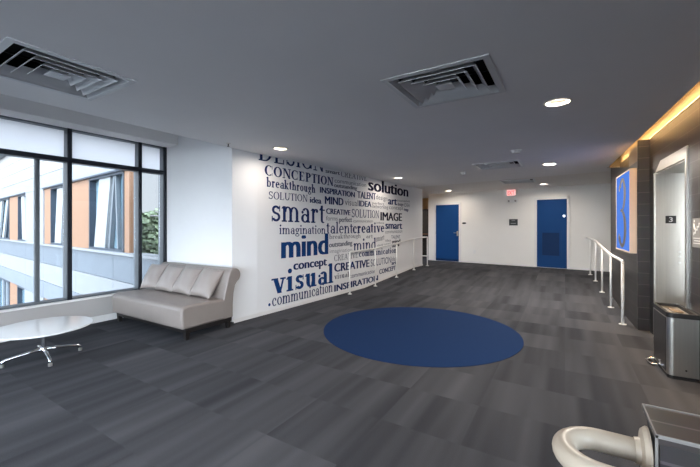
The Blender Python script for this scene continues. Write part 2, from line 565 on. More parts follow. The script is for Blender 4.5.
def glyph(ch, bold):
    g = Glyph(bold)
    T, h, s = g.T, g.h, g.s
    X = 0.66
    w = 0.6
    if ch == 'a':
        g.rect(.40, .40 + T, .04, X - .2); g.arc(.40 + T - .235, X - .2, .235, .2, 0, 155); g.dot(.12, X - .2, .07)
        g.arc(.28, .19, .25, .20, 30, 330); g.rect(.40, .46 + T, 0, h); w = .64
    elif ch == 'b':
        g.stem(.08, 0, 1.02, bot=False); g.arc(.37, X / 2, .30, X / 2); w = .72
    elif ch == 'c':
        g.arc(.33, X / 2, .30, X / 2, 48, 318); g.dot(.47, X - .17, .08); w = .60
    elif ch == 'd':
        g.stem(.48, 0, 1.02, bot=False); g.rect(.48, .55 + T, 0, h); g.arc(.34, X / 2, .31, X / 2); w = .76
    elif ch == 'e':
        g.arc(.33, X / 2, .30, X / 2, 0, 315); g.rect(.10, .63, X / 2 - .01, X / 2 + h); w = .66
    elif ch == 'f':
        g.stem(.10, 0, .80, top=None); g.arc(.32, .80, .22, .22, 60, 180); g.rect(0, .36, X - h, X); w = .42
    elif ch == 'g':
        g.arc(.30, .43, .25, .23); g.arc(.31, -.10, .30, .17, T=T * .7); g.rect(.14, .42, .03, .03 + T * .7)
        g.dot(.58, X - .08, .07); w = .64
    elif ch == 'h':
        g.stem(.08, 0, 1.02); g.arc(.40, X - .26, .26, .26, 0, 180); g.stem(.66 - T, 0, X - .24, top=None); w = .76
    elif ch == 'i':
        g.stem(.10, 0, X); g.dot(.10 + T / 2, .90, .09 + T * .1); w = .22 + T
    elif ch == 'k':
        g.stem(.08, 0, 1.02); g.para(.16, .46, .22, X - h, h * 1.6); g.para(.46, .24, 0, .36, T)
        g.rect(.36, .66, X - h, X); g.rect(.40, .74, 0, h); w = .74
    elif ch == 'l':
        g.stem(.10, 0, 1.02); w = .22 + T
    elif ch == 'm':
        g.stem(.08, 0, X); g.arc(.36, X - .24, .24, .24, 0, 180); g.stem(.60 - T, 0, X - .22, top=None)
        g.arc(.80 - T * .5, X - .24, .26, .24, 0, 180); g.stem(1.06 - T * 1.5, 0, X - .22, top=None); w = 1.18 - T * .5
    elif ch == 'n':
        g.stem(.08, 0, X); g.arc(.40, X - .25, .26, .25, 0, 180); g.stem(.66 - T, 0, X - .23, top=None); w = .76
    elif ch == 'o':
        g.arc(.34, X / 2, .31, X / 2); w = .68
    elif ch == 'p':
        g.stem(.08, -.28, X); g.arc(.38, X / 2, .31, X / 2); w = .74
    elif ch == 'r':
        g.stem(.08, 0, X); g.arc(.36, X - .22, .24, .22, 70, 170); g.dot(.42, X - .10, .085); w = .54
    elif ch == 's':
        g.arc(.27, X - .18, .22, .18, 20, 270, T=T * .8, t=T * .6); g.arc(.27, .19, .23, .19, -160, 90, T=T * .8, t=T * .6)
        g.rect(.44, .49, X - .24, X); g.rect(.04, .09, 0, .22); w = .54
    elif ch == 't':
        g.rect(.12, .12 + T, .12, X + .18); g.arc(.12 + .17, .16, .17, .16, 180, 310); g.rect(.02, .42, X - h, X)
        g.q.append([(.02, X - h), (.12 + T, X - h), (.12 + T, X + .20), (.12, X + .10)]); w = .46
    elif ch == 'u':
        g.stem(.08, .24, X, bot=False); g.arc(.34, .26, .26, .26, 180, 360); g.stem(.62 - T, 0, X, bot=False); g.rect(.60 - T, .70, 0, h); w = .74
    elif ch == 'v':
        g.para(.27, .06, 0, X, T); g.para(.30 + T * .2, .52, 0, X, h * 1.3); g.rect(-.02, .30, X - h, X); g.rect(.40, .68, X - h, X); w = .66
    elif ch == 'A':
        g.para(.02, .34, 0, 1, h * 1.3); g.para(.62, .32, 0, 1, T); g.rect(.15, .66, .30, .30 + h)
        g.rect(-.05, .22, 0, h); g.rect(.52, .90, 0, h); w = .88
    elif ch == 'C':
        g.arc(.44, .5, .42, .51, 48, 312); g.rect(.72, .77, .64, .98); g.rect(.72, .77, .04, .30); w = .84
    elif ch == 'D':
        g.stem(.10, 0, 1, top='full'); g.arc(.36, .5, .46, .5, -90, 90); g.rect(.10, .38, 0, h); g.rect(.10, .38, 1 - h, 1); w = .90
    elif ch == 'E':
        g.stem(.10, 0, 1, top='full'); g.rect(.1, .66, 0, h); g.rect(.1, .64, 1 - h, 1); g.rect(.1, .48, .5, .5 + h)
        g.rect(.60, .66, 0, .26); g.rect(.58, .64, .76, 1); g.rect(.45, .49, .40, .64); w = .76
    elif ch == 'G':
        g.arc(.44, .5, .42, .51, 48, 330); g.rect(.72, .77, .64, .98); g.stem(.70 - T * .3, .06, .42, bot=False, top='full'); w = .92
    elif ch == 'I':
        g.stem(.10, 0, 1, top='full'); w = .20 + T
    elif ch == 'L':
        g.stem(.10, 0, 1, top='full'); g.rect(.1, .66, 0, h); g.rect(.60, .66, 0, .28); w = .72
    elif ch == 'N':
        g.rect(.12, .12 + h * 1.2, 0, 1); g.rect(.72, .72 + h * 1.2, 0, 1); g.para(.66, .10, 0, 1, T)
        g.rect(.0, .30, 0, h); g.rect(.60, .90, 1 - h, 1); g.rect(0, .2, 1 - h, 1); w = .90
    elif ch == 'O':
        g.arc(.45, .5, .43, .51); w = .90
    elif ch == 'P':
        g.stem(.10, 0, 1, top='full'); g.arc(.34, .73, .34, .27, -90, 90); g.rect(.1, .36, 1 - h, 1); g.rect(.1, .36, .46, .46 + h); w = .74
    elif ch == 'R':
        g.stem(.10, 0, 1, top='full'); g.arc(.34, .74, .34, .26, -90, 90); g.rect(.1, .36, 1 - h, 1); g.rect(.1, .36, .48, .48 + h)
        g.para(.60, .34, 0, .5, T); g.rect(.56, .86, 0, h); w = .84
    elif ch == 'S':
        g.arc(.32, .74, .27, .27, 20, 270, T=T * .8, t=T * .6); g.arc(.32, .27, .28, .28, -160, 90, T=T * .8, t=T * .6)
        g.rect(.53, .58, .70, 1); g.rect(.04, .09, 0, .30); w = .66
    elif ch == 'T':
        g.stem(.36 - T / 2, 0, 1, top=None); g.rect(.02, .70, 1 - h, 1); g.rect(.02, .07, .74, 1); g.rect(.65, .70, .74, 1); w = .72
    elif ch == 'U':
        g.stem(.10, .34, 1, bot=False, top='full'); g.arc(.43, .36, .33, .37, 180, 360, t=h * 1.5); g.rect(.76 - h * 1.2, .76, .34, 1)
        g.rect(.64, .88, 1 - h, 1); w = .88
    elif ch == 'V':
        g.para(.36, .06, 0, 1, T); g.para(.40 + T * .2, .70, 0, 1, h * 1.3); g.rect(-.03, .32, 1 - h, 1); g.rect(.58, .88, 1 - h, 1); w = .84
    return g.q, w + 0.03

def serif_bm(body, bold):
    bm = bmesh.new()
    x = 0.0
    for ch in body:
        qs, w = glyph(ch, bold)
        for k, q in enumerate(qs):
            area = sum(a[0] * b[1] - b[0] * a[1] for a, b in zip(q, q[1:] + q[:1]))
            if area < 0: q = list(reversed(q))
            if abs(area) < 1e-7: continue
            bm.faces.new([bm.verts.new((x + p[0], p[1], 2e-5 * (k % 20))) for p in q])
        x += w
    return bm

def bold_bm(body, d=.042):
    """heavier upright letters: shifted layers, a hair apart"""
    bm = bmesh.new()
    me = text_mesh(body)
    for k, dx in enumerate((-d, -d / 3, d / 3, d)):
        n = len(bm.verts)
        bm.from_mesh(me)
        bm.verts.ensure_lookup_table()
        for v in bm.verts[n:]:
            v.co.x += dx
            v.co.z += 1e-4 * k
    bpy.data.meshes.remove(me)
    return bm

# ------------------------------------------------------------------ reference lines of the plan
WA, WB, WM = -4.36, 3.68, 0.056                 # lettered wall starts here and runs slightly right
WL = math.hypot(1, WM)
WROT = math.atan2(1, WM)
def wall_pt(a, off=0.0, z=0.0):                 # a along the lettered wall, off towards the room
    return Vector((WA + WM * a / WL + off / WL, WB + a / WL - off * WM / WL, z))
BK = math.hypot(1, .114)
BROT = math.atan2(-.114, 1)
def back_pt(s, off=0.0, z=0.0):                 # s along the wall with the blue doors, off towards the room
    return Vector((-4.40 + s / BK - off * .114 / BK, 12.82 - s * .114 / BK - off / BK, z))
RROT = math.asin(0.04)
RC, RS = math.cos(RROT), 0.04
def right_pt(s, t, z=0.0):                      # s into the tiled wall, t along it
    return Vector((0.894 + s * RC - t * RS, 6.48 + s * RS + t * RC, z))
RLOC = right_pt(0, 0)
def floor_z(y):
    return 0.215 * min(1, max(0, (y - 7.4) / 2.9))
CEIL = 2.70

# ------------------------------------------------------------------ floor, ceiling, walls
b = MB()
ys = [-4.0, 0, 4, 7.4, 7.7, 8.2, 8.85, 9.5, 10.0, 10.3, 12, 15.5]
rows = []
for y in ys:
    rows.append([b.bm.verts.new((x, y, floor_z(y))) for x in (-6.6, -4, -1, 2, 3.2)])
for r0, r1 in zip(rows, rows[1:]):
    for i in range(4):
        b.bm.faces.new((r0[i], r0[i + 1], r1[i + 1], r1[i]))
structure(b.build('floor', 'carpet'), 'dark grey streaked carpet tile floor rising in a gentle ramp to the doors', 'floor')

vents = [(-0.87, 2.98), (-3.43, 1.15), (-1.12, 7.42)]
vents_far = [(-1.08, 10.35)]
VW, VD = 0.84, 0.80
lamps = [(-0.06, 3.94), (-0.25, 7.80), (-3.75, 4.05), (-3.55, 8.05)]
lamps_far = [(-0.52, 11.45), (-3.37, 11.9)]
lamps_added = [(-0.06, -3.0), (-3.85, -3.0), (-1.9, 0.75)]  # unseen downlights added for more light; first two follow the seen rows
RL = 0.078
SEAM = (10.2, 9.55)       # y of the painted change in light at x=-4 and at x=.8

def ceiling_sheet(holes, xs_lim, y0f, y1f, z, name, m, thick=0.06):
    """sheet with square openings; y limits follow sloping lines y=f(x)"""
    b = MB()
    xs = sorted(set([xs_lim[0], xs_lim[1]] + [v for h in holes for v in (h[0], h[1])]))
    for xa, xb in zip(xs, xs[1:]):
        cuts = sorted([(h[2], h[3]) for h in holes if h[0] <= xa + 1e-6 and h[1] >= xb - 1e-6])
        segs = []
        lo = None
        for c in cuts:
            segs.append((lo, c[0])); lo = c[1]
        segs.append((lo, None))
        for sa, sb in segs:
            ya0, ya1 = (y0f(xa), y0f(xb)) if sa is None else (sa, sa)
            yb0, yb1 = (y1f(xa), y1f(xb)) if sb is None else (sb, sb)
            b.quad((xa, ya0, z), (xb, ya1, z), (xb, yb1, z), (xa, yb0, z))
    o = b.build(name, m)
    return o
def hv(l): return [(x - VW / 2 + .03, x + VW / 2 - .03, y - VD / 2 + .03, y + VD / 2 - .03) for x, y in l]
def hl(l): return [(x - RL, x + RL, y - RL, y + RL) for x, y in l]
def seam(x): return 10.2 + (x + 3.46) / 4.29 * -0.72
def edgeL(y): return WA + WM * (y - WB)
# near sheet: main rectangle between the ceiling edge and the slot, with triangles to follow both edges
xl, xr = -4.36, 0.60
main = ceiling_sheet(hv(vents) + hl(lamps + lamps_added), (xl, xr), lambda x: -4.0, seam, CEIL, 'ceiling', 'ceiling')
bm = bmesh.new(); bm.from_mesh(main.data)
def add(*pts): bm.faces.new([bm.verts.new(p) for p in pts])
# strip along the slot on the right; its edge follows the tiled wall
def slot_pt(t): p = right_pt(-0.045, t); return (p.x, p.y, CEIL)
add((xr, -4.0, CEIL), (right_pt(-.045, -10.45).x, -4.0, CEIL), slot_pt(2.40), (xr, slot_pt(2.40)[1], CEIL))
add((xr, slot_pt(2.40)[1], CEIL), slot_pt(2.40), (right_pt(1.6, 2.40).x, right_pt(1.6, 2.4).y, CEIL), (2.4, seam(2.4), CEIL), (xr, seam(xr), CEIL))
# upstand along both open edges
add((xl, -4.0, CEIL), (xl, WB, CEIL), (xl, WB, 3.36), (xl, -4.0, 3.36))
p0, p1 = slot_pt(-5.55), slot_pt(2.40)
add(p0, p1, (p1[0], p1[1], CEIL + .245), (p0[0], p0[1], CEIL + .245))
bm.to_mesh(main.data); bm.free()
structure(main, 'smooth grey ceiling over the lounge', 'ceiling')
far = ceiling_sheet(hv(vents_far) + hl(lamps_far), (-6.5, 3.2), seam, lambda x: 15.5, CEIL, 'ceiling', 'ceiling_lit_tone')
structure(far, 'ceiling over the raised landing by the blue doors, its light put into a warmer tone', 'ceiling')
b = MB()
b.box(-6.9, xl, -4.0, 3.75, 3.35, 3.45)
structure(b.build('ceiling', 'white'), 'higher white ceiling strip along the window wall', 'ceiling')
# concealed roof above everything keeps daylight out of the ceiling void
b = MB()
b.box(xl, 3.2, -4.2, 15.7, 3.35, 3.45)
structure(b.build('ceiling', 'plenum'), 'dark slab hidden above the grey ceiling', 'ceiling')

# window wall
WX = -6.20
b = MB()
b.box(WX - .18, WX, -4.0, 3.70, -0.02, 0.41)
lw = structure(b.build('wall_left', 'apron'), 'low grey wall under the tall window', 'wall')
b = MB()
b.box(WX - .02, WX + .045, -4.0, 3.70, .385, .412)
structure(b.build('trim_1', 'trim', bevel=.004), 'pale window sill ledge on the low grey wall', 'sill')
b = MB()
b.box(WX, WX + .015, -4.0, 3.69, 0, .10)
structure(b.build('baseboard_left', 'trim'), 'pale baseboard under the window', 'baseboard')
b = MB()
b.box(-6.60, -5.86, -4.0, 3.70, 2.935, 3.36)
structure(b.build('wall_left', 'soffit'), 'pale bulkhead box above the window', 'wall')

win = thing('window_1', 'tall black-framed window wall looking out on the next wing', 'window', (WX, 0, 0))
win['kind'] = 'structure'
FD = .18
mulls = [(2.200, 2.258, 0), (3.206, 3.260, 0), (3.640, 3.70, 0), (-.10, -.04, 0), (-2.2, -2.14, 0), (-4.0, -3.94, 0)]
for y0, y1, _ in mulls:
    b = MB(); b.box(-.035, 0, y0, y1, .41, 2.935)
    b.build('mullion', 'mullion', win, bevel=.004)
    b = MB(); b.box(-FD, -.035, y0 + .004, y1 - .004, .41, 2.935)
    b.build('mullion_side', 'mullion_side', win)
b = MB(); b.box(-.16, -.10, 1.862, 1.914, .41, 2.44)
b.build('casement_bar', 'mullion_side', win, bevel=.004)
b = MB(); b.box(-.05, .001, -4, 3.70, 2.435, 2.505); b.build('transom', 'mullion', win, bevel=.004)
b = MB(); b.box(-FD, -.05, -4, 3.70, 2.44, 2.50); b.build('transom_side', 'mullion_side', win)
b = MB(); b.box(-FD, -.02, -4, 3.70, .41, .435); b.build('bottom_rail', 'mullion_side', win)
b = MB(); b.box(-FD, -.02, -4, 3.70, 2.915, 2.935); b.build('top_rail', 'mullion_side', win)
edges = [-3.94, -2.2, -2.14, -.10, -.04, 2.20, 2.258, 3.206, 3.26, 3.64]
for y0, y1 in zip(edges[0::2], edges[1::2]):
    b = MB(); b.box(-.135, -.129, y0, y1, .435, 2.44); b.build('pane', 'glass', win)
    b = MB(); b.box(-.135, -.129, y0, y1, 2.50, 2.915); b.build('upper_pane', 'glass_milky', win)

# wall behind the sofa, lettered wall, landing walls
b = MB()
b.prism([(-6.20, 3.70), (-6.20, 3.80), (-4.50, 3.80), (-4.424, 3.695)], 2, -.02, 3.36)
structure(b.build('wall_side', 'white'), 'white wall behind the sofa beside the window', 'wall')
b = MB()
q = [Vector((-4.425, 3.69, 0)), wall_pt(.45), wall_pt(7.27), wall_pt(7.27, -.15), Vector((-4.56, 3.72, 0))]
b.prism([(p.x, p.y) for p in q], 2, -.02, 3.36)
structure(b.build('wall_left', 'white'), 'long white wall covered in blue and grey words', 'wall')
b = MB()
for a0, a1 in [(-.02, 7.27)]:
    n = 12
    for i in range(n):
        p = a0 + (a1 - a0) * i / n; r = a0 + (a1 - a0) * (i + 1) / n
        A, B = wall_pt(p), wall_pt(r)
        A2, B2 = wall_pt(p, .012), wall_pt(r, .012)
        za, zb = floor_z(A.y), floor_z(B.y)
        b.quad((A2.x, A2.y, za - .01), (B2.x, B2.y, zb - .01), (B2.x, B2.y, zb + .055), (A2.x, A2.y, za + .055))
        b.quad((A.x, A.y, za + .055), (A2.x, A2.y, za + .055), (B2.x, B2.y, zb + .055), (B.x, B.y, zb + .055))
structure(b.build('baseboard_left', 'trim'), 'thin white baseboard under the lettered wall', 'baseboard')

b = MB()
b.box(0, 7.4, 0, .14, 0.0, 2.76)
wb = b.build('wall_back', 'white_warm', loc=back_pt(0), rotz=BROT)
structure(wb, 'white end wall with the two blue doors', 'wall')
b = MB()
for s0, s1 in ((0, .19), (1.255, 3.592), (4.556, 7.2)):
    b.box(s0, s1, -.012, 0, .205, .285)
structure(b.build('baseboard_back', 'trim', loc=back_pt(0), rotz=BROT), 'white baseboard along the door wall', 'baseboard')
# room beyond the gap at the end of the lettered wall
b = MB(); b.box(-7.5, -4.0, 14.6, 14.75, .2, 2.76)
structure(b.build('wall_far', 'tan'), 'passage wall beyond the lettered wall, orange light put into its colour', 'wall')
b = MB(); b.box(-6.6, -6.5, 9.0, 14.7, .05, 2.76).box(-6.5, -4.22, 9.0, 9.1, .05, 2.76)
structure(b.build('wall_far', 'tan'), 'side wall of the passage beyond the lettered wall, orange light put into its colour', 'wall')
b = MB(); b.box(3.1, 3.2, 1.0, 15.6, -.02, 3.4).box(3.1, 3.2, -4.0, 1.0, -.02, .30).box(3.1, 3.2, -4.0, 1.0, 2.9, 3.4)
structure(b.build('wall_right', 'white_warm'), 'outer white wall on the right', 'wall')
b = MB()
b.box(-6.6, 3.2, -4.15, -4.0, -.02, .30).box(-6.6, 3.2, -4.15, -4.0, 2.64, 3.4)
b.box(-6.6, -6.0, -4.15, -4.0, .30, 2.64).box(1.0, 3.2, -4.15, -4.0, .30, 2.64)
structure(b.build('wall_front', 'white'), 'white wall with an added wide window behind the viewer', 'wall')
win2 = thing('fill_window_2', 'wide window behind the viewer, added for daylight', 'window', (0, -4.0, 0))  # unseen, added to bring frontal daylight into the room
win2['kind'] = 'structure'
for k in range(5):
    b = MB(); b.box(-6.0 + 1.74 * k, -5.94 + 1.74 * k, -.12, 0, .30, 2.64); b.build('mullion', 'mullion', win2)
b = MB(); b.box(-6.0, 1.0, -.12, 0, .30, .35).box(-6.0, 1.0, -.12, 0, 2.59, 2.64); b.build('window_frame', 'mullion', win2)
b = MB(); b.box(-6.0, 1.0, -.08, -.074, .35, 2.59); b.build('pane', 'glass', win2)

win3 = thing('fill_window_3', 'wide window on the right behind the viewer, added for daylight', 'window', (3.1, 0, 0))  # unseen, added so daylight reaches the lettered wall from the right
win3['kind'] = 'structure'
for k in range(4):
    b = MB(); b.box(0, .1, -4.0 + 1.65 * k, -3.95 + 1.65 * k, .30, 2.9); b.build('mullion', 'mullion', win3)
b = MB(); b.box(0, .1, -4.0, 1.0, .30, .35).box(0, .1, -4.0, 1.0, 2.85, 2.9); b.build('window_frame', 'mullion', win3)
b = MB(); b.box(.05, .056, -4.0, 1.0, .35, 2.85); b.build('pane', 'glass', win3)

# tiled wall with the lift, tiled pier with the sign
b = MB()
JT0, JT1, JH = -1.51, -.31, 2.21
b.box(.135, 1.2, -5.55, JT0, -.02, 2.745)
b.box(.135, 1.2, JT1, 2.3, -.02, 2.745)
b.box(.135, 1.2, JT0, JT1, JH, 2.745)
structure(b.build('wall_right', 'tile', loc=RLOC, rotz=RROT), 'dark tiled wall around the lift opening', 'wall')
b = MB(); b.box(.128, .145, -5.55, 0, 2.735, 2.752)
structure(b.build('trim_2', 'lamp_trim', loc=RLOC, rotz=RROT), 'thin pale trim along the top of the dark tiled wall', 'trim')
b = MB(); b.box(.15, .30, -5.55, 2.6, 2.745, 2.95)
structure(b.build('wall_right', 'slot', loc=RLOC, rotz=RROT), 'warm lit upper wall inside the ceiling slot', 'wall')
b = MB(); b.box(-.045, .30, -5.55, 2.55, 2.94, 2.97)
structure(b.build('ceiling', 'slot', loc=RLOC, rotz=RROT), 'warm lit top of the ceiling slot', 'ceiling')
b = MB(); b.box(-.06, .30, 2.41, 2.5, 2.70, 2.97)
structure(b.build('trim_3', 'slot', loc=RLOC, rotz=RROT), 'lit end of the ceiling slot over the sign', 'trim')
b = MB()
b.prism([(.0, -.02), (2.42, -.02), (2.42, 2.69), (.60, 2.44), (.0, 2.44)], 0, .0, .14)
structure(b.build('wall_right', 'tile', loc=RLOC, rotz=RROT), 'dark tiled pier that carries the blue sign', 'wall')
b = MB(); b.box(-.003, .1345, -.006, .0, -.01, 2.735)
structure(b.build('wall_right', tile_mat('dark_tile_end', (0, 2), 0.30, 0.165), loc=RLOC, rotz=RROT), 'narrow tiled end of the pier facing the lounge', 'wall')
b = MB(); b.box(.0, .13, .0, .60, 2.44, 2.735)
structure(b.build('trim_3', 'slot', loc=RLOC, rotz=RROT), 'warm lit block on top of the tiled pier', 'trim')

# low guard wall at the stair, in the right foreground
b = MB(); b.box(.175, 1.6, .995, 1.132, -.02, 1.035)
structure(b.build('wall_guard', 'tile_front'), 'low dark tiled guard wall in the right foreground', 'wall')
b = MB(); b.box(.168, 1.6, .988, 1.139, 1.030, 1.05)
g = structure(b.build('trim_4', tile_mat('dark_cap_tile', (0, 1), 0.9, 0.0755, (.034, .028, .027), (.16, .15, .14)), bevel=.002), 'dark cap tiles on the guard wall', 'trim')
b = MB()
for y in (.9875, 1.1395):
    b.box(.166, 1.6, y - .0015, y + .0015, 1.044, 1.052)
b.box(.1655, .1685, .987, 1.14, 1.044, 1.052)
b.box(.1655, .1705, .986, .990, 0.0, 1.05)
structure(b.build('trim_5', 'edge_strip'), 'pale metal edge strips of the guard wall cap', 'trim')
WORDS = [
    # word, letter style, colour, start, end along the wall, baseline height at both ends, letter height, kind of height
    ('DESIGN', 'r', 'n', 0.475, 2.196, 2.595, 2.614, 0.315, 'c'),
    ('smart', 'b', 'g', 2.239, 2.749, 2.609, 2.618, 0.054, 'x'),
    ('CREATIVE', 'r', 'g', 2.786, 3.851, 2.588, 2.603, 0.132, 'c'),
    ('CONCEPTION', 'R', 'n', 0.604, 2.508, 2.362, 2.355, 0.177, 'c'),
    ('communication', 's', 'g', 2.553, 3.823, 2.436, 2.456, 0.062, 'x'),
    ('outstanding', 'b', 'g', 2.532, 3.426, 2.338, 2.347, 0.056, 'x'),
    ('solution', 'b', 'k', 3.911, 6.203, 2.385, 2.374, 0.202, 'x'),
    ('breakthrough', 'R', 'n', 0.641, 1.918, 2.169, 2.159, 0.109, 'x'),
    ('INSPIRATION', 'b', 'n', 2.061, 3.333, 2.179, 2.166, 0.118, 'c'),
    ('TALENT', 'b', 'n', 3.430, 4.293, 2.159, 2.172, 0.162, 'c'),
    ('design', 's', 'g', 4.298, 4.897, 2.190, 2.174, 0.082, 'x'),
    ('art', 'b', 'n', 4.936, 5.465, 2.090, 2.092, 0.135, 'x'),
    ('innovative', 's', 'g', 5.471, 6.308, 2.191, 2.218, 0.045, 'x'),
    ('SOLUTION', 'r', 'n', 0.697, 1.688, 1.964, 1.970, 0.132, 'c'),
    ('idea', 'b', 'n', 1.755, 2.109, 1.959, 1.954, 0.078, 'x'),
    ('MIND', 'b', 'n', 2.219, 2.880, 1.959, 1.956, 0.159, 'c'),
    ('visual', 's', 'g', 2.933, 3.464, 1.967, 1.967, 0.096, 'x'),
    ('IDEA', 'b', 'n', 3.494, 4.077, 1.969, 1.971, 0.137, 'c'),
    ('perfect', 's', 'g', 4.116, 4.721, 2.048, 2.052, 0.045, 'x'),
    ('design', 'b', 'g', 5.502, 5.872, 2.082, 2.088, 0.057, 'x'),
    ('IDEA', 's', 'g', 5.918, 6.308, 2.064, 2.069, 0.106, 'c'),
    ('networking', 's', 'g', 4.125, 4.941, 1.953, 1.960, 0.065, 'x'),
    ('concept', 's', 'g', 4.998, 5.872, 1.963, 1.968, 0.071, 'x'),
    ('image', 'b', 'n', 5.918, 6.217, 1.952, 1.942, 0.056, 'x'),
    ('smart', 'r', 'n', 0.763, 2.219, 1.581, 1.556, 0.281, 'x'),
    ('CREATIVE', 'b', 'n', 2.262, 3.149, 1.756, 1.745, 0.114, 'c'),
    ('SOLUTION', 'r', 'n', 3.206, 4.456, 1.702, 1.702, 0.193, 'c'),
    ('IMAGE', 'b', 'k', 4.524, 5.781, 1.646, 1.645, 0.219, 'c'),
    ('forms', 's', 'g', 2.262, 2.664, 1.616, 1.617, 0.062, 'x'),
    ('perfect', 'b', 'g', 2.712, 3.218, 1.587, 1.592, 0.074, 'x'),
    ('communication', 's', 'g', 3.271, 4.135, 1.583, 1.591, 0.046, 'x'),
    ('idea', 's', 'g', 4.329, 4.721, 1.562, 1.561, 0.031, 'x'),
    ('imagination', 'r', 'n', 0.939, 2.239, 1.355, 1.338, 0.113, 'x'),
    ('talent', 'r', 'n', 2.272, 3.246, 1.344, 1.331, 0.166, 'x'),
    ('creative', 'R', 'n', 3.246, 4.731, 1.327, 1.340, 0.169, 'x'),
    ('smart', 'b', 'n', 4.786, 5.800, 1.425, 1.413, 0.134, 'x'),
    ('communication', 's', 'g', 4.786, 5.800, 1.300, 1.308, 0.064, 'x'),
    ('breakthrough', 'r', 'g', 2.366, 3.577, 1.224, 1.218, 0.067, 'x'),
    ('art', 'r', 'g', 3.832, 4.135, 1.201, 1.193, 0.064, 'x'),
    ('smart', 'r', 'g', 4.293, 4.731, 1.099, 1.136, 0.097, 'x'),
    ('TALENT', 's', 'n', 5.124, 5.659, 1.151, 1.149, 0.088, 'c'),
    ('idea', 's', 'g', 4.797, 5.090, 1.080, 1.078, 0.045, 'x'),
    ('mind', 'b', 'k', 5.165, 5.672, 1.014, 1.031, 0.066, 'x'),
    ('art', 'b', 'k', 5.165, 5.646, 0.909, 0.928, 0.050, 'x'),
    ('outstanding', 'b', 'g', 2.359, 3.230, 1.050, 1.064, 0.071, 'x'),
    ('mind', 'r', 'n', 3.271, 4.293, 0.900, 0.902, 0.197, 'x'),
    ('visual', 's', 'g', 4.344, 4.667, 0.971, 0.985, 0.039, 'x'),
    ('concept', 's', 'g', 4.721, 5.090, 0.985, 1.001, 0.040, 'x'),
    ('imagination', 's', 'l', 2.380, 3.218, 0.927, 0.917, 0.057, 'x'),
    ('mind', 'b', 'N', 0.984, 2.336, 0.922, 0.913, 0.285, 'x'),
    ('CREATIVE', 'r', 'g', 2.539, 3.456, 0.743, 0.755, 0.131, 'c'),
    ('communication', 'R', 'n', 3.503, 5.428, 0.765, 0.744, 0.107, 'x'),
    ('concept', 'b', 'n', 1.293, 2.292, 0.685, 0.682, 0.111, 'x'),
    ('visual', 'R', 'N', 0.756, 2.504, 0.316, 0.293, 0.269, 'x'),
    ('CREATIVE', 'b', 'n', 2.539, 3.982, 0.512, 0.492, 0.178, 'c'),
    ('SOLUTION', 's', 'n', 4.039, 5.113, 0.487, 0.486, 0.175, 'c'),
    ('idea', 's', 'g', 5.136, 5.428, 0.528, 0.526, 0.083, 'x'),
    ('art', 'b', 'n', 5.136, 5.428, 0.429, 0.428, 0.066, 'x'),
    ('visual', 'R', 'g', 2.539, 3.093, 0.353, 0.349, 0.077, 'x'),
    ('communication', 's', 'n', 3.125, 4.273, 0.309, 0.311, 0.064, 'x'),
    ('CONCEPT', 'b', 'n', 4.461, 5.380, 0.249, 0.269, 0.119, 'c'),
    ('INSPIRATION', 'b', 'n', 2.539, 4.405, 0.089, 0.090, 0.141, 'c'),
    ('.', 'b', 'N', 0.681, 0.740, 0.129, 0.130, 0.043, 'd'),
    ('communication', 'r', 'n', 0.772, 2.480, 0.106, 0.103, 0.144, 'x'),
]
# ------------------------------------------------------------------ ceiling fittings
def make_vent(x, y, label, z=CEIL):
    t = thing('ceiling_vent', label, 'air vent', (x, y, z), 0, 'square ceiling air vents')
    w, d = VW / 2, VD / 2
    b = MB()
    def frame(b, w0, d0, z0, w1, d1, z1):
        A = [(-w0, -d0, z0), (w0, -d0, z0), (w0, d0, z0), (-w0, d0, z0)]
        B = [(-w1, -d1, z1), (w1, -d1, z1), (w1, d1, z1), (-w1, d1, z1)]
        for i in range(4):
            j = (i + 1) % 4
            b.quad(A[i], A[j], B[j], B[i])
    frame(b, w, d, -.008, w - .045, d - .045, -.010)
    frame(b, w, d, -.008, w, d, .0)
    frame(b, w - .045, d - .045, -.010, w - .075, d - .075, .05)
    b.build('frame', 'vent', t)
    for k, f in enumerate((.74, .54, .35)):
        b = MB()
        frame(b, w * f, d * f, -.014, w * (f - .13), d * (f - .13), .045)
        frame(b, w * f, d * f, -.014, w * f, d * f, -.008)
        frame(b, w * f, d * f, -.008, w * (f - .13), d * (f - .13), .051)
        b.build('louver', 'vent', t)
    b = MB()
    b.box(-w * .16, w * .16, -d * .16, d * .16, -.012, -.004)
    frame(b, w * .16, d * .16, -.004, w * .05, d * .05, .04)
    b.build('center_plate', 'vent', t)
    b = MB()
    for s in (-1, 1):
        b.box(-.006, .006, s * .02, s * (d - .08), .05, .062)
        b.box(s * .02, s * (w - .08), -.006, .006, .05, .062)
    b.lathe([(.10, .05), (.10, .16)], 20)
    b.build('brace', 'steel_dark', t)
    b = MB()
    b.box(-w + .03, w - .03, -d + .03, d - .03, .20, .21)
    for s in (-1, 1):
        b.box(s * (w - .03) - .004, s * (w - .03) + .004, -d + .03, d - .03, .004, .2)
        b.box(-w + .03, w - .03, s * (d - .03) - .004, s * (d - .03) + .004, .004, .2)
    b.build('plenum_box', 'plenum', t)
    return t
make_vent(*vents[0], 'large square ceiling vent in the middle foreground near the brightest downlight')
make_vent(*vents[1], 'square ceiling vent above the round white table beside the window')
make_vent(*vents[2], 'square ceiling vent behind the smoke detector over the ramp')
make_vent(*vents_far[0], 'farthest square ceiling vent just before the exit sign')

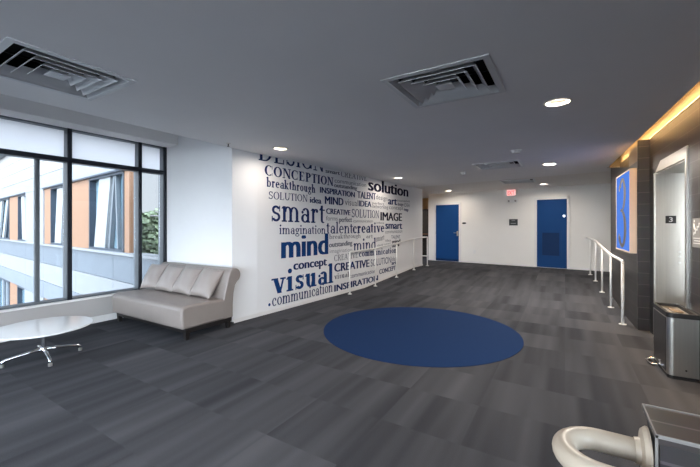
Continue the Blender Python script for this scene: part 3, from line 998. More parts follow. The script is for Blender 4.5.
def make_lamp(x, y, label, z=CEIL, power=None):
    t = thing('downlight', label, 'ceiling light', (x, y, z), 0, 'recessed round ceiling downlights')
    b = MB()
    b.ring_open([(.122, 0), (.120, -.007), (.095, -.006), (.082, .02)], 32)
    b.build('trim_ring', 'lamp_trim', t, smooth=True)
    b = MB()
    b.ring_open([(.082, .02), (.076, .06)], 32)
    b.build('reflector', 'lamp_trim', t, smooth=True)
    b = MB()
    b.lathe([(.075, .045), (.075, .05)], 32)
    b.build('lens', 'lamp', t)
    ld = bpy.data.lights.new('downlight_light', 'AREA')
    ld.shape = 'DISK'
    ld.size = .14
    ld.energy = LAMP_W if power is None else power
    ld.color = LAMP_COL
    lo = bpy.data.objects.new('downlight_light', ld)
    lo.location = (0, 0, .012)
    lo.parent = t
    COL.objects.link(lo)
    return t
for p, l in zip(lamps, ['bright round downlight in the foreground right of the big vent',
                        'round downlight over the right side of the ramp',
                        'round downlight above the left end of the lettered wall',
                        'round downlight above the far end of the lettered wall']):
    make_lamp(*p, l, power=LAMP_W * (.7 if p[1] < 5 else 1.35) if p[0] > -1 else LAMP_W * .13)
for p, l in zip(lamps_far, ['small round downlight in front of the right blue door',
                            'small round downlight in front of the left blue door']):
    make_lamp(*p, l, power=LAMP_W * .17)
for p, l in zip(lamps_added, ['unseen round downlight far behind the viewer on the right', 'unseen round downlight far behind the viewer on the left',
                               'added round downlight overhead just left of the viewer']):
    make_lamp(*p, l, power=LAMP_W * .28)

def make_detector(x, y, label, r):
    t = thing('smoke_detector', label, 'smoke detector', (x, y, CEIL), 0, 'white smoke detectors')
    b = MB(); b.lathe([(r, 0), (r, -.012), (r * .94, -.018)], 28); b.build('base', 'plastic_white', t, smooth=False)
    b = MB(); b.lathe([(r * .80, -.018), (r * .78, -.038), (r * .55, -.052), (r * .2, -.056), (0, -.056)], 28)
    b.build('sensor_dome', 'plastic_white', t, smooth=True)
    return t
make_detector(-0.66, 6.10, 'white smoke detector on the ceiling near the ramp vent', .085)
make_detector(-1.94, 8.0, 'small white smoke detector left of the ramp vent', .065)

t = thing('sprinkler', 'small sprinkler head at the ceiling edge above the sofa', 'sprinkler', (-4.16, 3.40, CEIL))
b = MB(); b.lathe([(.034, 0), (.032, -.006), (.012, -.010)], 20); b.build('escutcheon', 'lamp_trim', t)
b = MB(); b.tube([(0, 0, -.008), (0, 0, -.045)], .008, 10); b.lathe([(.018, -.047), (.018, -.050)], 12); b.build('head', 'steel_dark', t)

# light strip inside the slot
t = thing('cove_light', 'warm strip light hidden in the ceiling slot over the tiled wall', 'strip light', right_pt(.02, -4, 2.925), RROT)
b = MB(); b.box(-.03, .03, -5.3, 6.3, 0, .012); b.build('housing', 'lamp_trim', t)
b = MB(); b.box(-.02, .02, -5.2, 6.2, -.004, 0); b.build('diffuser', 'lamp', t)
ld = bpy.data.lights.new('cove_light_strip', 'AREA')
ld.shape = 'RECTANGLE'; ld.size = .05; ld.size_y = 11.4
ld.energy = COVE_W * 4; ld.color = (1.0, 0.60, 0.24)
lo = bpy.data.objects.new('cove_light_strip', ld)
lo.location = (-.03, .5, -.012); lo.rotation_euler = (0, math.radians(-14), 0); ld.spread = math.radians(125); lo.parent = t
COL.objects.link(lo)

# ------------------------------------------------------------------ blue carpet disc
CX, CY, CR = -1.815, 4.85, 1.372
b = MB(); b.lathe([(CR, 0.0), (CR, .004), (0, .004)], 96)
o = b.build('round_carpet', 'carpet_blue', loc=(CX, CY, .001))
tag(o, 'large round blue carpet set into the grey floor', 'carpet')

# ------------------------------------------------------------------ words on the wall
mural = thing('wall_lettering', 'blue and grey vinyl words covering the long white wall', 'wall lettering', wall_pt(0), WROT)
m_ = text_bm('x'); XB = bounds(m_); m_.free()
m_ = text_bm('H'); HB = bounds(m_); m_.free()
X_SANS, C_SANS = XB[3], HB[3]
for wd, fo, co, a0, a1, z0, z1, hh, kind in WORDS:
    if kind == 'd':
        bm = bmesh.new()
        bmesh.ops.create_circle(bm, cap_ends=True, radius=hh * .62, segments=16)
        for v in bm.verts: v.co = Vector(((a0 + a1) / 2 + v.co.x, -.003, z0 + hh * .5 + v.co.y))
    else:
        if fo in 'rR':
            bm = serif_bm(wd, fo == 'R'); ref = .66 if kind == 'x' else 1.0
        else:
            bm = bold_bm(wd) if fo == 'b' else text_bm(wd); ref = X_SANS if kind == 'x' else C_SANS
        x0, x1, _, _ = bounds(bm)
        for v in bm.verts:
            f = (v.co.x - x0) / (x1 - x0)
            v.co = Vector((a0 + (a1 - a0) * f, -.003 - v.co.z, z0 + (z1 - z0) * f + v.co.y * hh / ref))
        if kind == 'c' and z0 + hh > CEIL - .002:
            bmesh.ops.bisect_plane(bm, geom=bm.verts[:] + bm.edges[:] + bm.faces[:], plane_co=(0, 0, CEIL - .003),
                                   plane_no=(0, 0, 1), clear_outer=True)
    me = bpy.data.meshes.new('word')
    bm.to_mesh(me); bm.free()
    me.materials.append(M['ink_' + co])
    o = bpy.data.objects.new('word', me)
    COL.objects.link(o)
    o.parent = mural

# ------------------------------------------------------------------ ramp handrails
def baluster(t, x, y, z0, top, r=.016):
    b = MB(); b.tube([(x, y, z0), (x, y, top)], r, 12)
    p = b.build('post', 'rail', t, smooth=True)
    b = MB(); b.lathe([(.048, z0), (.048, z0 + .008), (.02, z0 + .012), (.016, z0 + .03)], 18, at=(x, y, 0))
    b.build('base_plate', 'rail', p)
# right rail
t = thing('handrail', 'white metal ramp handrail beside the dark tiled pier', 'handrail', right_pt(-.135, 0), RROT, 'ramp handrails')
RT = [.25, 1.36, 2.5, 3.6, 4.72, 6.0]
def rz(tt): return floor_z(right_pt(-.135, tt).y)
tops = []
for k, tt in enumerate(RT):
    top = rz(tt) + .95
    tops.append((0, tt, top))
    baluster(t, 0, tt, rz(tt), top, .021 if k == 0 else .017)
tops = [(0, .25, .93), (0, .25, .945), (0, .29, .965)] + tops[1:5] + [(0, 5.94, tops[5][2]), (0, 6.0, tops[5][2] - .03)]
b = MB(); b.tube(tops, .022, 14); b.build('rail', 'rail', t, smooth=True)
# left rail
t = thing('handrail', 'white metal ramp handrail along the lettered wall', 'handrail', wall_pt(0, .16), WROT, 'ramp handrails')
LTs = [2.90, 4.00, 5.13, 6.26, 7.29]
def lz(a): return floor_z(wall_pt(a, .16).y)
tops = []
for a in LTs:
    tops.append((a, 0, lz(a) + .93))
    baluster(t, a, 0, lz(a), lz(a) + .93, .017)
b = MB(); b.tube([(2.90, 0, .90), (2.92, 0, .93)] + tops[1:], .017, 14); b.build('rail', 'rail', t, smooth=True)
b = MB()
z = lz(7.29)
b.tube([(7.29, 0, z + .93), (7.33, .03, z + .93), (7.33, .20, z + .93), (7.33, .24, z + .90), (7.33, .24, z + .34), (7.33, .20, z + .31), (7.33, .02, z + .31)], .018, 12)
b.build('end_loop', 'rail', t, smooth=True)

# ------------------------------------------------------------------ doors on the end wall
def blue_door(name, label, s0, s1, top, louver):
    t = thing(name, label, 'door', back_pt((s0 + s1) / 2, 0, .215), BROT)
    t['kind'] = 'structure'
    w = (s1 - s0) / 2
    h = top - .215
    b = MB()
    for s in (-1, 1):
        b.box(min(s * w, s * (w + .075)), max(s * w, s * (w + .075)), -.03, .02, 0, h + .07)
    b.box(-w - .075, w + .075, -.03, .02, h, h + .07)
    b.build('door_frame', 'trim', t, bevel=.004)
    b = MB()
    if louver:
        l0, l1, z0, z1 = louver
        for xa, xb, za, zb in ((-w, l0, .012, h), (l1, w, .012, h), (l0, l1, .012, z0), (l0, l1, z1, h)):
            b.box(xa, xb, -.012, .012, za, zb)
    else:
        b.box(-w + .003, w - .003, -.012, .012, .012, h - .003)
    b.build('door_leaf', 'door_blue', t)
    if louver:
        b = MB()
        for a, c, d, e in ((l0 - .03, l0 + .02, z0 - .03, z1 + .03), (l1 - .02, l1 + .03, z0 - .03, z1 + .03), (l0, l1, z1 - .02, z1 + .03), (l0, l1, z0 - .03, z0 + .02)):
            b.box(a, c, -.024, -.0125, d, e)
        b.build('louver_frame', 'door_blue', t)
        b = MB()
        n = 16
        for i in range(n):
            z = z0 + (z1 - z0) * (i + .5) / n
            b.box(l0, l1, -.010, -.005, z - .012, z + .012)
        b.box(l0, l1, -.005, -.002, z0, z1)
        b.build('louver', 'door_blue_dark', t)
    for z in (.22, h * .5, h - .22):
        b = MB(); b.lathe([(.011, z - .055), (.011, z + .055)], 10, at=(-w - .004, -.034, 0)); b.build('hinge', 'steel', t)
    return t, w, h
t, w, h = blue_door('door_1', 'left blue door beside the gap at the end of the lettered wall', .308, 1.185, 2.275, None)
b = MB(); b.lathe([(.034, -.022), (.034, -.0125)], 20, at=(w - .055, 0, 1.04), axis='y'); pl = b.build('handle_plate', 'steel', t)
b = MB(); b.tube([(w - .055, -.02, 1.04), (w - .055, -.065, 1.04), (w - .075, -.075, 1.04), (w - .17, -.075, 1.04)], .011, 10); b.build('handle', 'steel', t, smooth=True)
b = MB(); b.box(w - .085, w - .025, -.020, -.0125, .93, 1.10); b.build('lock_plate', 'steel', t, bevel=.004)
b = MB(); b.box(-w, w, -.016, -.0125, .012, .10); b.build('kick_plate', 'door_blue_dark', t)
t, w, h = blue_door('door_2', 'right blue door with a louvered lower panel', 3.677, 4.48, 2.315, (-.275, .225, .36, 1.10))
b = MB(); b.lathe([(.03, -.024), (.032, -.0125)], 20, at=(w - .075, 0, 1.585), axis='y'); b.build('lock_plate', 'chrome', t)
b = MB(); b.lathe([(0, -.06), (.018, -.058), (.022, -.045), (.012, -.025)], 16, at=(w - .075, 0, 1.585), axis='y'); b.build('knob', 'chrome', t, smooth=True)

# signs and fittings on the end wall
def plate(name, label, cat, s, z, wdt, hgt, m, depth=.012):
    t = thing(name, label, cat, back_pt(s, 0, z), BROT)
    b = MB(); b.box(-wdt / 2, wdt / 2, -depth, 0, -hgt / 2, hgt / 2)
    b.build('plate', m, t, bevel=.003)
    return t
t = plate('room_sign', 'black room sign on the wall left of the right blue door', 'sign', 2.99, 1.62, .26, .205, 'black')
b = MB(); b.box(-.055, .055, -.0145, -.012, .045, .062); b.box(-.08, .08, -.0145, -.012, -.045, -.025); b.build('lettering', 'plate_grey', t)
t = thing('room_sign', 'small dark oval sign just right of the left blue door', 'sign', back_pt(1.37, 0, 1.60), BROT)
b = MB()
n = 20
b.prism([(.075 * math.cos(2 * PI * k / n), .032 * math.sin(2 * PI * k / n)) for k in range(n)], 1, -.012, 0)
b.build('plate', 'steel_dark', t, bevel=.002)
t = plate('power_outlet', 'white wall outlet low between the two blue doors', 'outlet', 1.73, .604, .075, .115, 'plastic_white', .008)
b = MB(); b.box(-.017, .017, -.0095, -.008, .008, .042); b.box(-.017, .017, -.0095, -.008, -.042, -.008); b.build('socket', 'trim', t)
t = thing('exit_sign', 'lit red exit sign high on the door wall', 'exit sign', back_pt(2.945, 0, 2.475), BROT)
b = MB(); b.box(-.17, .17, -.05, 0, 0, .215); b.build('case', 'exit_case', t, bevel=.006)
b = MB(); b.box(-.145, .115, -.052, -.050, .02, .195); b.build('face', 'exit_face', t)
flat_text('lettering', 'EXIT', 'exit_red', t, .215, .13, -.015, .107, -.0545, .03)
t = thing('emergency_light', 'white twin-lamp emergency light below the exit sign', 'emergency light', back_pt(2.975, 0, 2.235), BROT)
b = MB(); b.box(-.15, .15, -.06, 0, 0.03, .15); b.build('case', 'plastic_white', t, bevel=.008)
for s in (-1, 1):
    b = MB(); b.lathe([(.0, -.115), (.040, -.112), (.046, -.09), (.03, -.06)], 18, at=(s * .10, 0, .075), axis='y')
    hd = b.build('lamp_head', 'plastic_white', t, smooth=True)
    b = MB(); b.lathe([(0, -.1175), (.032, -.1165)], 18, at=(s * .10, 0, .075), axis='y'); b.build('lens', 'plate_grey', hd)

# passage beyond the lettered wall: dark glazed cupboard with a warm shelf edge
t = thing('display_cabinet', 'tall black cabinet glimpsed through the gap at the end of the lettered wall', 'cabinet', (-5.05, 14.3, .215))
b = MB(); b.box(-.55, .75, 0, .28, 0, 2.0); b.build('carcass', 'black', t, bevel=.005)
b = MB(); b.box(-.52, .72, -.02, -.002, .92, .97); b.build('shelf_edge', 'orange', t)
b = MB(); b.box(-.50, .08, -.018, -.002, 1.0, 1.95); b.build('door', 'steel_dark', t)
b = MB(); b.box(.10, .70, -.018, -.002, 1.0, 1.95); b.build('door', 'steel_dark', t)

# ------------------------------------------------------------------ blue number sign on the pier
SW, SH = 1.146, 1.245
t = thing('number_sign', 'glowing blue box sign with a tall grey 3 on the dark tiled pier', 'sign', right_pt(0, .617, 1.10), RROT - PI / 2)
b = MB()
f = .022
b.box(-SW / 2, SW / 2, -.085, 0, 0, f); b.box(-SW / 2, SW / 2, -.085, 0, SH - f, SH)
b.box(-SW / 2, -SW / 2 + f, -.085, 0, f, SH - f); b.box(SW / 2 - f, SW / 2, -.085, 0, f, SH - f)
b.build('case', 'sign_case', t, bevel=.003)
b = MB(); b.box(-SW / 2 + f, SW / 2 - f, -.080, -.005, f, SH - f); b.build('face', 'sign_blue', t)
g = Glyph(False)
g.arc(.30, .76, .27, .235, -78, 150, T=.165, t=.055)
g.arc(.28, .27, .33, .27, -150, 82, T=.185, t=.055)
g.rect(.17, .36, .51, .555)
g.dot(.075, .86, .050); g.dot(.045, .145, .055)
bm = bmesh.new()
for q in g.q:
    bm.faces.new([bm.verts.new((-.30 + p[0] * 1.10 - .04, -.0835, .05 + p[1] * 1.13)) for p in q])
me = bpy.data.meshes.new('numeral'); bm.to_mesh(me); bm.free(); me.materials.append(M['sign_num'])
o = bpy.data.objects.new('numeral', me); COL.objects.link(o); o.parent = t

# ------------------------------------------------------------------ lift entrance
t = thing('door_3', 'stainless steel lift entrance in the dark tiled wall', 'elevator door', RLOC, RROT)
t['kind'] = 'structure'
D = .43
b = MB(); b.box(.128, D, JT1 - .012, JT1, 0, JH); b.build('jamb', 'steel', t)
b = MB(); b.box(.128, D, JT0, JT0 + .012, 0, JH); b.build('jamb', 'steel', t)
b = MB(); b.box(.14, D, JT0 + .012, JT1 - .012, JH - .012, JH); b.build('soffit', 'steel', t)
b = MB(); b.box(D, D + .03, JT0, (JT0 + JT1) / 2 - .002, 0, JH); b.build('door_panel', 'steel', t)
b = MB(); b.box(D, D + .03, (JT0 + JT1) / 2 + .002, JT1, 0, JH); b.build('door_panel', 'steel', t)
b = MB(); b.prism([(JT0 - .05, JH), (-.36, JH), (-.605, JH + .125), (JT0 - .05, JH + .125)], 0, .118, .134)
b.build('header', 'steel_h', t, bevel=.002)
b = MB(); b.box(.118, .134, JT1, JT1 + .035, 0, JH); b.build('casing', 'steel', t)
b = MB(); b.box(.118, .134, JT0 - .05, JT0, 0, JH); b.build('casing', 'steel', t)
b = MB(); b.box(.128, D, JT0, JT1, -.002, .006); b.build('sill', 'steel_dark', t)
b = MB(); b.box(.232, .340, JT1 - .017, JT1 - .012, 1.535, 1.635); pl = b.build('floor_plate', 'black', t, bevel=.002)
flat_text('numeral', '3', 'ink_white', pl, .038, .062, .286, 1.585, JT1 - .0185, .01)
for z in (1.10, 1.16, 1.02):
    b = MB(); b.lathe([(.014, .0), (.014, -.006)], 14, at=(D - .055, JT1 - .012, z), axis='y'); b.build('indicator', 'ink_white', t)

# stair pictogram plate beside the lift
t = thing('stair_sign', 'grey pictogram plate on the tiled wall right of the lift', 'sign', right_pt(.135, -1.83, 1.29), RROT - PI / 2)
b = MB(); b.box(-.145, .145, -.008, 0, 0, .285); b.build('plate', 'plate_grey', t, bevel=.003)
b = MB()
st = [(-.10, .12), (-.10, .15), (-.055, .15), (-.055, .18), (-.01, .18), (-.01, .21), (.035, .21), (.035, .24), (.10, .24), (.10, .225), (.05, .225), (.05, .195), (.005, .195), (.005, .165), (-.04, .165), (-.04, .135), (-.085, .135), (-.085, .12)]
b.prism(st, 1, -.0105, -.008)
b.tube([(-.075, -.0095, .235), (-.07, -.0095, .20), (-.05, -.0095, .178)], .008, 6)
b.lathe([(0, -.0105), (.013, -.0105), (.013, -.008)], 12, at=(-.078, 0, .258), axis='y')
b.build('pictogram', 'ink_white', t)
b = MB()
for z, wd in ((.085, .105), (.060, .085), (.035, .10)):
    b.box(-wd, wd, -.0095, -.008, z, z + .010)
b.build('lettering', 'ink_white', t)

# ------------------------------------------------------------------ waste bin by the lift
t = thing('trash_can', 'stainless steel pedal bin with black rim standing before the lift', 'trash can', right_pt(.008, -1.62, 0), RROT)
bw, bd = .28, .115          # half width along the wall, half depth
def bin_outline(g=0.0):
    # rounded front (towards the room, -x), flat back
    P = [(bd + g, -bw - g), (bd + g, bw + g)]
    n = 10
    r = .05
    P += [(-bd + r + (r + g) * math.cos(a), bw - r + (r + g) * math.sin(a)) for a in [PI / 2 + PI / 2 * k / n for k in range(n + 1)]]
    P += [(-bd + r + (r + g) * math.cos(a), -bw + r + (r + g) * math.sin(a)) for a in [PI + PI / 2 * k / n for k in range(n + 1)]]
    return P
b = MB(); b.prism(bin_outline(), 2, .035, .60); autosmooth(b.build('body', 'steel', t), 30)
b = MB(); b.prism(bin_outline(-.004), 2, 0, .035); autosmooth(b.build('base', 'black', t), 30)
b = MB(); b.box(-bd - .004, -bd + .004, -bw + .06, bw - .06, .05, .585); b.build('front_panel', 'steel_dark', t, bevel=.003)
bm = bmesh.new()
def loop(pts, z): return [bm.verts.new((p[0], p[1], z)) for p in pts]
o0, o1, i1 = bin_outline(.006), bin_outline(.006), bin_outline(-.022)
A, B, C = loop(o0, .60), loop(o1, .645), loop(i1, .645)
Dp = loop(bin_outline(-.03), .615)
for u, v in ((A, B), (B, C), (C, Dp)):
    for k in range(len(u)):
        bm.faces.new((u[k], u[(k + 1) % len(u)], v[(k + 1) % len(u)], v[k]))
bm.faces.new(A)
bmesh.ops.recalc_face_normals(bm, faces=bm.faces)
me = bpy.data.meshes.new('lid_rim'); bm.to_mesh(me); bm.free(); me.materials.append(M['black'])
o = bpy.data.objects.new('lid_rim', me); COL.objects.link(o); o.parent = t; autosmooth(o, 30)
b = MB(); b.prism(bin_outline(-.031), 2, .610, .618); b.build('lid', 'steel_h', t)
b = MB(); b.box(-.03, .05, -.10, .10, .618, .630); b.build('lid_flap', 'flap', t, bevel=.004)
b = MB()
b.tube([(-bd + .01, .05, .03), (-bd - .05, .05, .022), (-bd - .07, .09, .022), (-bd - .07, .19, .022), (-bd - .05, .23, .022), (-bd + .01, .23, .03)], .009, 10)
b.box(-bd - .075, -bd - .03, .08, .20, .018, .028)
b.build('pedal', 'chrome', t, bevel=.002)
b = MB(); b.lathe([(.008, -.006), (.008, 0)], 10, at=(.02, -bw, .10), axis='y'); b.build('rivet', 'black', t)

# ------------------------------------------------------------------ cream handrail on the guard wall
t = thing('handrail', 'cream painted tube handrail looping from the end of the guard wall', 'handrail', (.166, 1.06, .97))
b = MB()
R_ = .075
path = [(.0, 0, 0), (-.04, 0, 0), (-.093, 0, 0)]
path += [(-.093 - R_ * math.sin(a), -R_ + R_ * math.cos(a), 0) for a in [PI * k / 16 for k in range(1, 16)]]
path += [(-.093, -2 * R_, 0), (0, -2 * R_, -.004), (.25, -2 * R_, -.05), (.9, -2 * R_, -.40)]
b.tube(path, .0255, 24)
b.build('rail', 'cream', t, smooth=True)
b = MB(); b.lathe([(.0, .0), (.057, .0), (.057, -.004), (.050, -.012), (.030, -.016), (.028, -.026)], 32, axis='x')
autosmooth(b.build('flange', 'cream', t), 35)
b = MB(); b.tube([(.45, -2 * R_ + .0, -.185), (.45, -.075, -.185)], .008, 10); b.build('bracket', 'cream', t, smooth=True)

# ------------------------------------------------------------------ sofa
SX0, SX1 = -6.02, -4.20
sofa = thing('sofa', 'taupe leather armless sofa with a rolled back on black legs under the window corner', 'sofa', ((SX0 + SX1) / 2, 3.15, 0))
hw = (SX1 - SX0) / 2
Y0 = 3.15
b = MB()
prof = [(3.40 - Y0, .15), (3.40 - Y0, .44), (2.79 - Y0, .462), (2.70 - Y0, .435), (2.693 - Y0, .40), (2.71 - Y0, .15)]
b.prism(prof, 0, -hw, hw)
autosmooth(b.build('seat', 'leather', sofa, bevel=.035, seg=5), 60)
b = MB()
prof = [(3.34, .15), (3.36, .44), (3.40, .60), (3.435, .73), (3.455, .79)]
prof += [(3.56 + .105 * math.cos(a), .765 + .105 * math.sin(a)) for a in [math.radians(d) for d in range(160, -75, -15)]]
prof += [(3.565, .62), (3.535, .50), (3.52, .32), (3.52, .15)]
b.prism([(y - Y0, z) for y, z in prof], 0, -hw, hw)
autosmooth(b.build('backrest', 'leather', sofa, bevel=.014, seg=3), 50)
b = MB()
b.box(-hw + .03, hw - .01, 2.765 - Y0, 3.50 - Y0, .095, .152)
b.build('base_rail', 'wood_black', sofa, bevel=.004)
for sx in (-1, 1):
    for yy in (2.80, 3.46):
        cx_, cy_ = sx * (hw - .045), yy - Y0
        b = MB()
        A = [(cx_ - .022, cy_ - .022), (cx_ + .022, cy_ - .022), (cx_ + .022, cy_ + .022), (cx_ - .022, cy_ + .022)]
        b.box(cx_ - .034, cx_ + .034, cy_ - .034, cy_ + .034, 0, .15)
        for v in b.bm.verts:
            if v.co.z < .01:
                v.co.x = cx_ + (v.co.x - cx_) * .72
                v.co.y = cy_ + (v.co.y - cy_) * .72
        b.build('leg', 'wood_black', sofa, bevel=.004)

def make_pillow(label, x, rotz, lean=math.radians(-33), w=.475, h=.47, th=.085, y=3.215, z=.452, roll=0):
    n = 16
    b = MB()
    for sgn in (1, -1):
        g = []
        for i in range(n + 1):
            row = []
            for j in range(n + 1):
                u, v = 2 * i / n - 1, 2 * j / n - 1
                pinch = 1 - .07 * (1 - abs(u) ** 2) * abs(v) ** 3
                pinch2 = 1 - .07 * (1 - abs(v) ** 2) * abs(u) ** 3
                t_ = th * (max(0, 1 - abs(u) ** 2.6) ** .55) * (max(0, 1 - abs(v) ** 2.6) ** .55)
                wr = .006 * math.sin(7 * u + 3 * v) * (1 - u * u) * (1 - v * v)
                row.append(b.bm.verts.new((u * w / 2 * pinch2, sgn * (t_ + wr * sgn), (v * pinch + 1) * h / 2)))
            g.append(row)
        for i in range(n):
            for j in range(n):
                b.bm.faces.new((g[i][j], g[i + 1][j], g[i + 1][j + 1], g[i][j + 1]))
    bmesh.ops.remove_doubles(b.bm, verts=b.bm.verts, dist=.0004)
    o = b.build('throw_pillow', 'leather_pillow', smooth=True)
    o.rotation_euler = (lean, roll, rotz)
    o.location = (x, y, z)
    tag(o, label, 'pillow', 'leather pillows on the sofa')
    return o
make_pillow('taupe leather pillow at the right end of the sofa', -4.58, math.radians(0), roll=math.radians(2))
make_pillow('taupe leather pillow second from the right on the sofa', -5.045, math.radians(2), roll=math.radians(3), y=3.22)
make_pillow('taupe leather pillow third from the right on the sofa', -5.505, math.radians(2), roll=math.radians(2), y=3.22)
make_pillow('taupe leather pillow at the window end of the sofa', -5.90, math.radians(14), roll=math.radians(-2), y=3.21, w=.40)

# ------------------------------------------------------------------ round coffee table
t = thing('coffee_table', 'low round white coffee table on a chrome four-star base by the window', 'table', (-5.03, 1.56, 0))
TR = .458
b = MB(); b.lathe([(0, .345), (TR - .02, .346), (TR - .004, .352), (TR, .359), (TR - .003, .366), (TR - .012, .368), (0, .368)], 72)
autosmooth(b.build('tabletop', 'table_white', t), 50)
b = MB(); b.lathe([(.10, .338), (.10, .346)], 24); b.build('top_plate', 'steel_dark', t)
b = MB(); b.lathe([(.024, .09), (.024, .338)], 20); b.build('column', 'chrome', t, smooth=False)
b = MB(); b.lathe([(0, .082), (.036, .084), (.040, .10), (.034, .125), (.025, .13)], 24); autosmooth(b.build('hub', 'chrome', t), 40)
for k in range(4):
    a = math.radians(-8 + 90 * k)
    c, s = math.cos(a), math.sin(a)
    def P(r, z): return (r * c, r * s, z)
    b = MB()
    b.tube([P(.02, .105), P(.12, .098), P(.25, .080), P(.315, .068), P(.332, .055), P(.336, .028)], .016, 12,
           radii=[.020, .019, .016, .0155, .0155, .0155])
    leg = b.build('leg', 'chrome', t, smooth=True)
    b = MB(); b.lathe([(.019, .0), (.019, .028), (.015, .032)], 14, at=P(.337, 0)); b.build('foot', 'steel', leg)

# ------------------------------------------------------------------ the wing across the court
E0 = (-24.8, 5.9)
EROT = math.atan2(-.099, .995)
bld = thing('building', 'pale metal-clad wing with orange panels and tall windows across the court', 'building', (E0[0], E0[1], -4.0), EROT)
G = 4.0                                         # ground is 4 m below the lounge floor
def zz(z): return z + G
def ebox(name, m, s0, s1, z0, z1, y0, y1, parent=None, bevel=0.0):
    b = MB(); b.box(s0, s1, y0, y1, zz(z0), zz(z1))
    return b.build(name, m, parent or bld, bevel=bevel)
SE = 16.08
# cladding courses above, between and below the window strips
for z0, z1, m in ((2.87, 3.37, 'panel_light'), (3.385, 3.85, 'panel_pink'), (3.865, 4.34, 'panel_pink'), (4.355, 4.86, 'panel_pink')):
    ebox('wall_panel', m, -8, SE, z0, z1, -.02, .25)
ebox('roof_edge', 'ext_frame', -8.1, SE + .1, 4.86, 4.98, -.25, .3)
for z0, z1, m in ((.16, .80, 'panel_grey'), (-.50, .145, 'panel_light'), (-1.10, -.515, 'panel_mid')):
    for s0, s1 in ((-8, 1.6), (1.612, 5.83), (5.842, 8.6), (8.612, 12.3), (12.312, 15.2), (15.212, 18.3)):
        ebox('wall_panel', m, s0, s1, z0, z1, -.02, .25)
ebox('sill_ledge', 'panel_light', -8, 18.3, .80, .86, -.09, .25)
b = MB(); b.prism([(-8, .26), (SE, .26), (SE - 13, 5.0), (-8, 5.0)], 2, zz(-4), zz(4.86)); b.build('backing_wall', 'panel_light', bld)
ebox('backing_wall', 'panel_light', SE, 18.3, -4, .80, .25, .5)
ebox('wall_panel', 'panel_light', 5.84, 8.6, .86, 2.86, -.02, .25)
ebox('wall_panel', 'panel_light', 5.67, 8.6, -4, -1.115, -.02, .25)
ebox('wall_panel', 'panel_mid', 16.0, 18.3, -4, -1.115, -.02, .25)
ebox('window_head', 'ext_frame', -8, 5.84, 2.84, 2.885, -.06, .02)
ebox('window_head', 'ext_frame', 8.6, SE, 2.84, 2.885, -.06, .02)
def orange(s0, s1, z0, z1): ebox('orange_panel', 'orange', s0, s1, z0, z1, .02, .25)
def ext_window(s0, s1, z0, z1, fins=()):
    f = MB()
    f.box(s0, s0 + .07, .0, .22, zz(z0), zz(z1)); f.box(s1 - .07, s1, .0, .22, zz(z0), zz(z1))
    f.box(s0, s1, .0, .22, zz(z0), zz(z0) + .06); f.box(s0, s1, .0, .22, zz(z1) - .06, zz(z1))
    fr = f.build('window_frame', 'ext_frame', bld)
    p = MB(); p.box(s0 + .07, s1 - .07, .16, .18, zz(z0) + .06, zz(z1) - .06); p.build('pane', 'ext_glass', fr)
    for (a0, a1, w, m) in fins:                  # leaning fins and blinds: bottom start, top start, width
        q = MB()
        q.prism([(a0, zz(z0) + .06), (a0 + w, zz(z0) + .06), (a1 + w, zz(z1) - .06), (a1, zz(z1) - .06)], 1, .05, .13)
        q.build('fin', m, fr)
U = (.86, 2.84)
LO = (-3.9, -1.13)
ext_window(-8, -3.2, *U); orange(-3.2, -1.6, *U)
ext_window(-1.6, 2.41, *U, fins=((-.9, -.1, .5, 'ext_fin'), (.35, 1.45, .45, 'ext_fin'), (1.2, 2.0, .12, 'ext_frame')))
orange(2.41, 4.25, *U)
ext_window(4.25, 5.84, *U, fins=((4.85, 4.62, .62, 'ext_fin'),))
orange(8.6, 9.45, *U)
ext_window(9.45, 11.3, *U, fins=((9.75, 10.05, .70, 'ext_fin'), (10.75, 10.9, .10, 'ext_frame')))
orange(11.3, 13.36, *U)
ext_window(13.36, 15.80, *U, fins=((13.62, 14.02, .80, 'ext_fin'), (14.66, 15.0, .10, 'mullion_side'), (15.25, 15.1, .08, 'mullion_side')))
orange(15.80, SE, *U)
ext_window(-8, -1, *LO); ext_window(-1, 2.5, *LO, fins=((.3, .3, .4, 'panel_mid'), (1.4, 1.4, .3, 'panel_mid')))
orange(2.5, 4.15, *LO); ext_window(4.15, 5.67, *LO)
orange(8.6, 9.45, *LO); ext_window(9.45, 16.0, *LO)

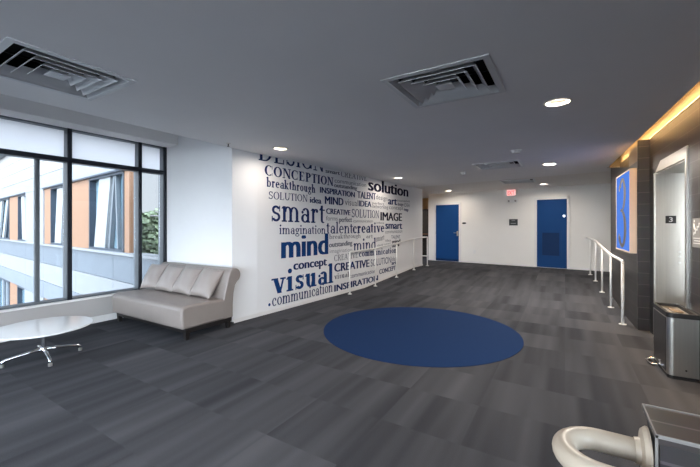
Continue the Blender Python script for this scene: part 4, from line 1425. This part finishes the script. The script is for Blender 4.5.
b = MB(); b.box(-90, WX - .25, -90, 3.9, -4.2, -4.0).box(WX - .25, 90, -90, -4.3, -4.2, -4.0).box(3.4, 90, -4.3, 90, -4.2, -4.0)
b.box(-90, -4.9, 3.9, 90, -4.2, -4.0)
structure(b.build('floor', 'ext_ground'), 'dark paving of the court outside, spread wide to cut bounce light', 'ground')
b = MB(); b.box(WX - .2, WX - .02, -14, 3.8, -4.0, -.02)
structure(b.build('wall_left', 'panel_light'), 'outer face of the storey below the window', 'wall')

def make_tree(x, y, h, r, label, seed):
    rnd = random.Random(seed)
    t = thing('tree', label, 'tree', (x, y, -4.0), 0, 'trees beyond the wing')
    b = MB()
    b.tube([(0, 0, 0), (.1, 0, h * .3), (0, .1, h * .6)], .2, 10, radii=[.24, .18, .10])
    for k in range(5):
        a = k * 1.3
        b.tube([(.05, .05, h * (.35 + .05 * k)), (r * .6 * math.cos(a), r * .6 * math.sin(a), h * (.6 + .06 * k))], .05, 6, radii=[.07, .03])
    b.build('trunk', 'bark', t, smooth=True)
    bm = bmesh.new()
    for k in range(2600):
        while True:
            p = Vector((rnd.uniform(-1, 1), rnd.uniform(-1, 1), rnd.uniform(-1, 1)))
            if .25 < p.length < 1: break
        lob = .78 + .22 * math.sin(5 * p.x + seed) * math.cos(4 * p.y) * math.sin(3 * p.z + 1)
        c = Vector((p.x * r * lob, p.y * r * lob, h * .66 + p.z * h * .34 * lob))
        R = Matrix.Rotation(rnd.uniform(0, 6.28), 3, 'Z') @ Matrix.Rotation(rnd.uniform(0, 3.14), 3, 'X')
        s = rnd.uniform(.10, .22)
        bm.faces.new([bm.verts.new(c + R @ Vector(q)) for q in ((-s, -s * .6, 0), (s, -s * .6, 0), (s, s * .6, 0), (-s, s * .6, 0))])
    me = bpy.data.meshes.new('foliage'); bm.to_mesh(me); bm.free(); me.materials.append(M['leaf'])
    o = bpy.data.objects.new('foliage', me); COL.objects.link(o); o.parent = t
make_tree(-23.5, 13.4, 7.2, 2.3, 'broad green tree seen past the end of the wing through the narrow pane', 3)
make_tree(-28.5, 18.5, 9.0, 2.6, 'farther green tree behind the broad one past the wing', 9)
t = thing('utility_pole', 'pale utility pole in front of the tree past the wing', 'pole', (-20.3, 12.0, -4.0))
b = MB(); b.tube([(0, 0, 0), (0, 0, 6.9)], .09, 10); b.build('pole', 'panel_pink', t)
b = MB(); b.tube([(-.7, -.5, 6.1), (.7, .5, 6.1)], .05, 8); b.build('crossarm', 'panel_pink', t)
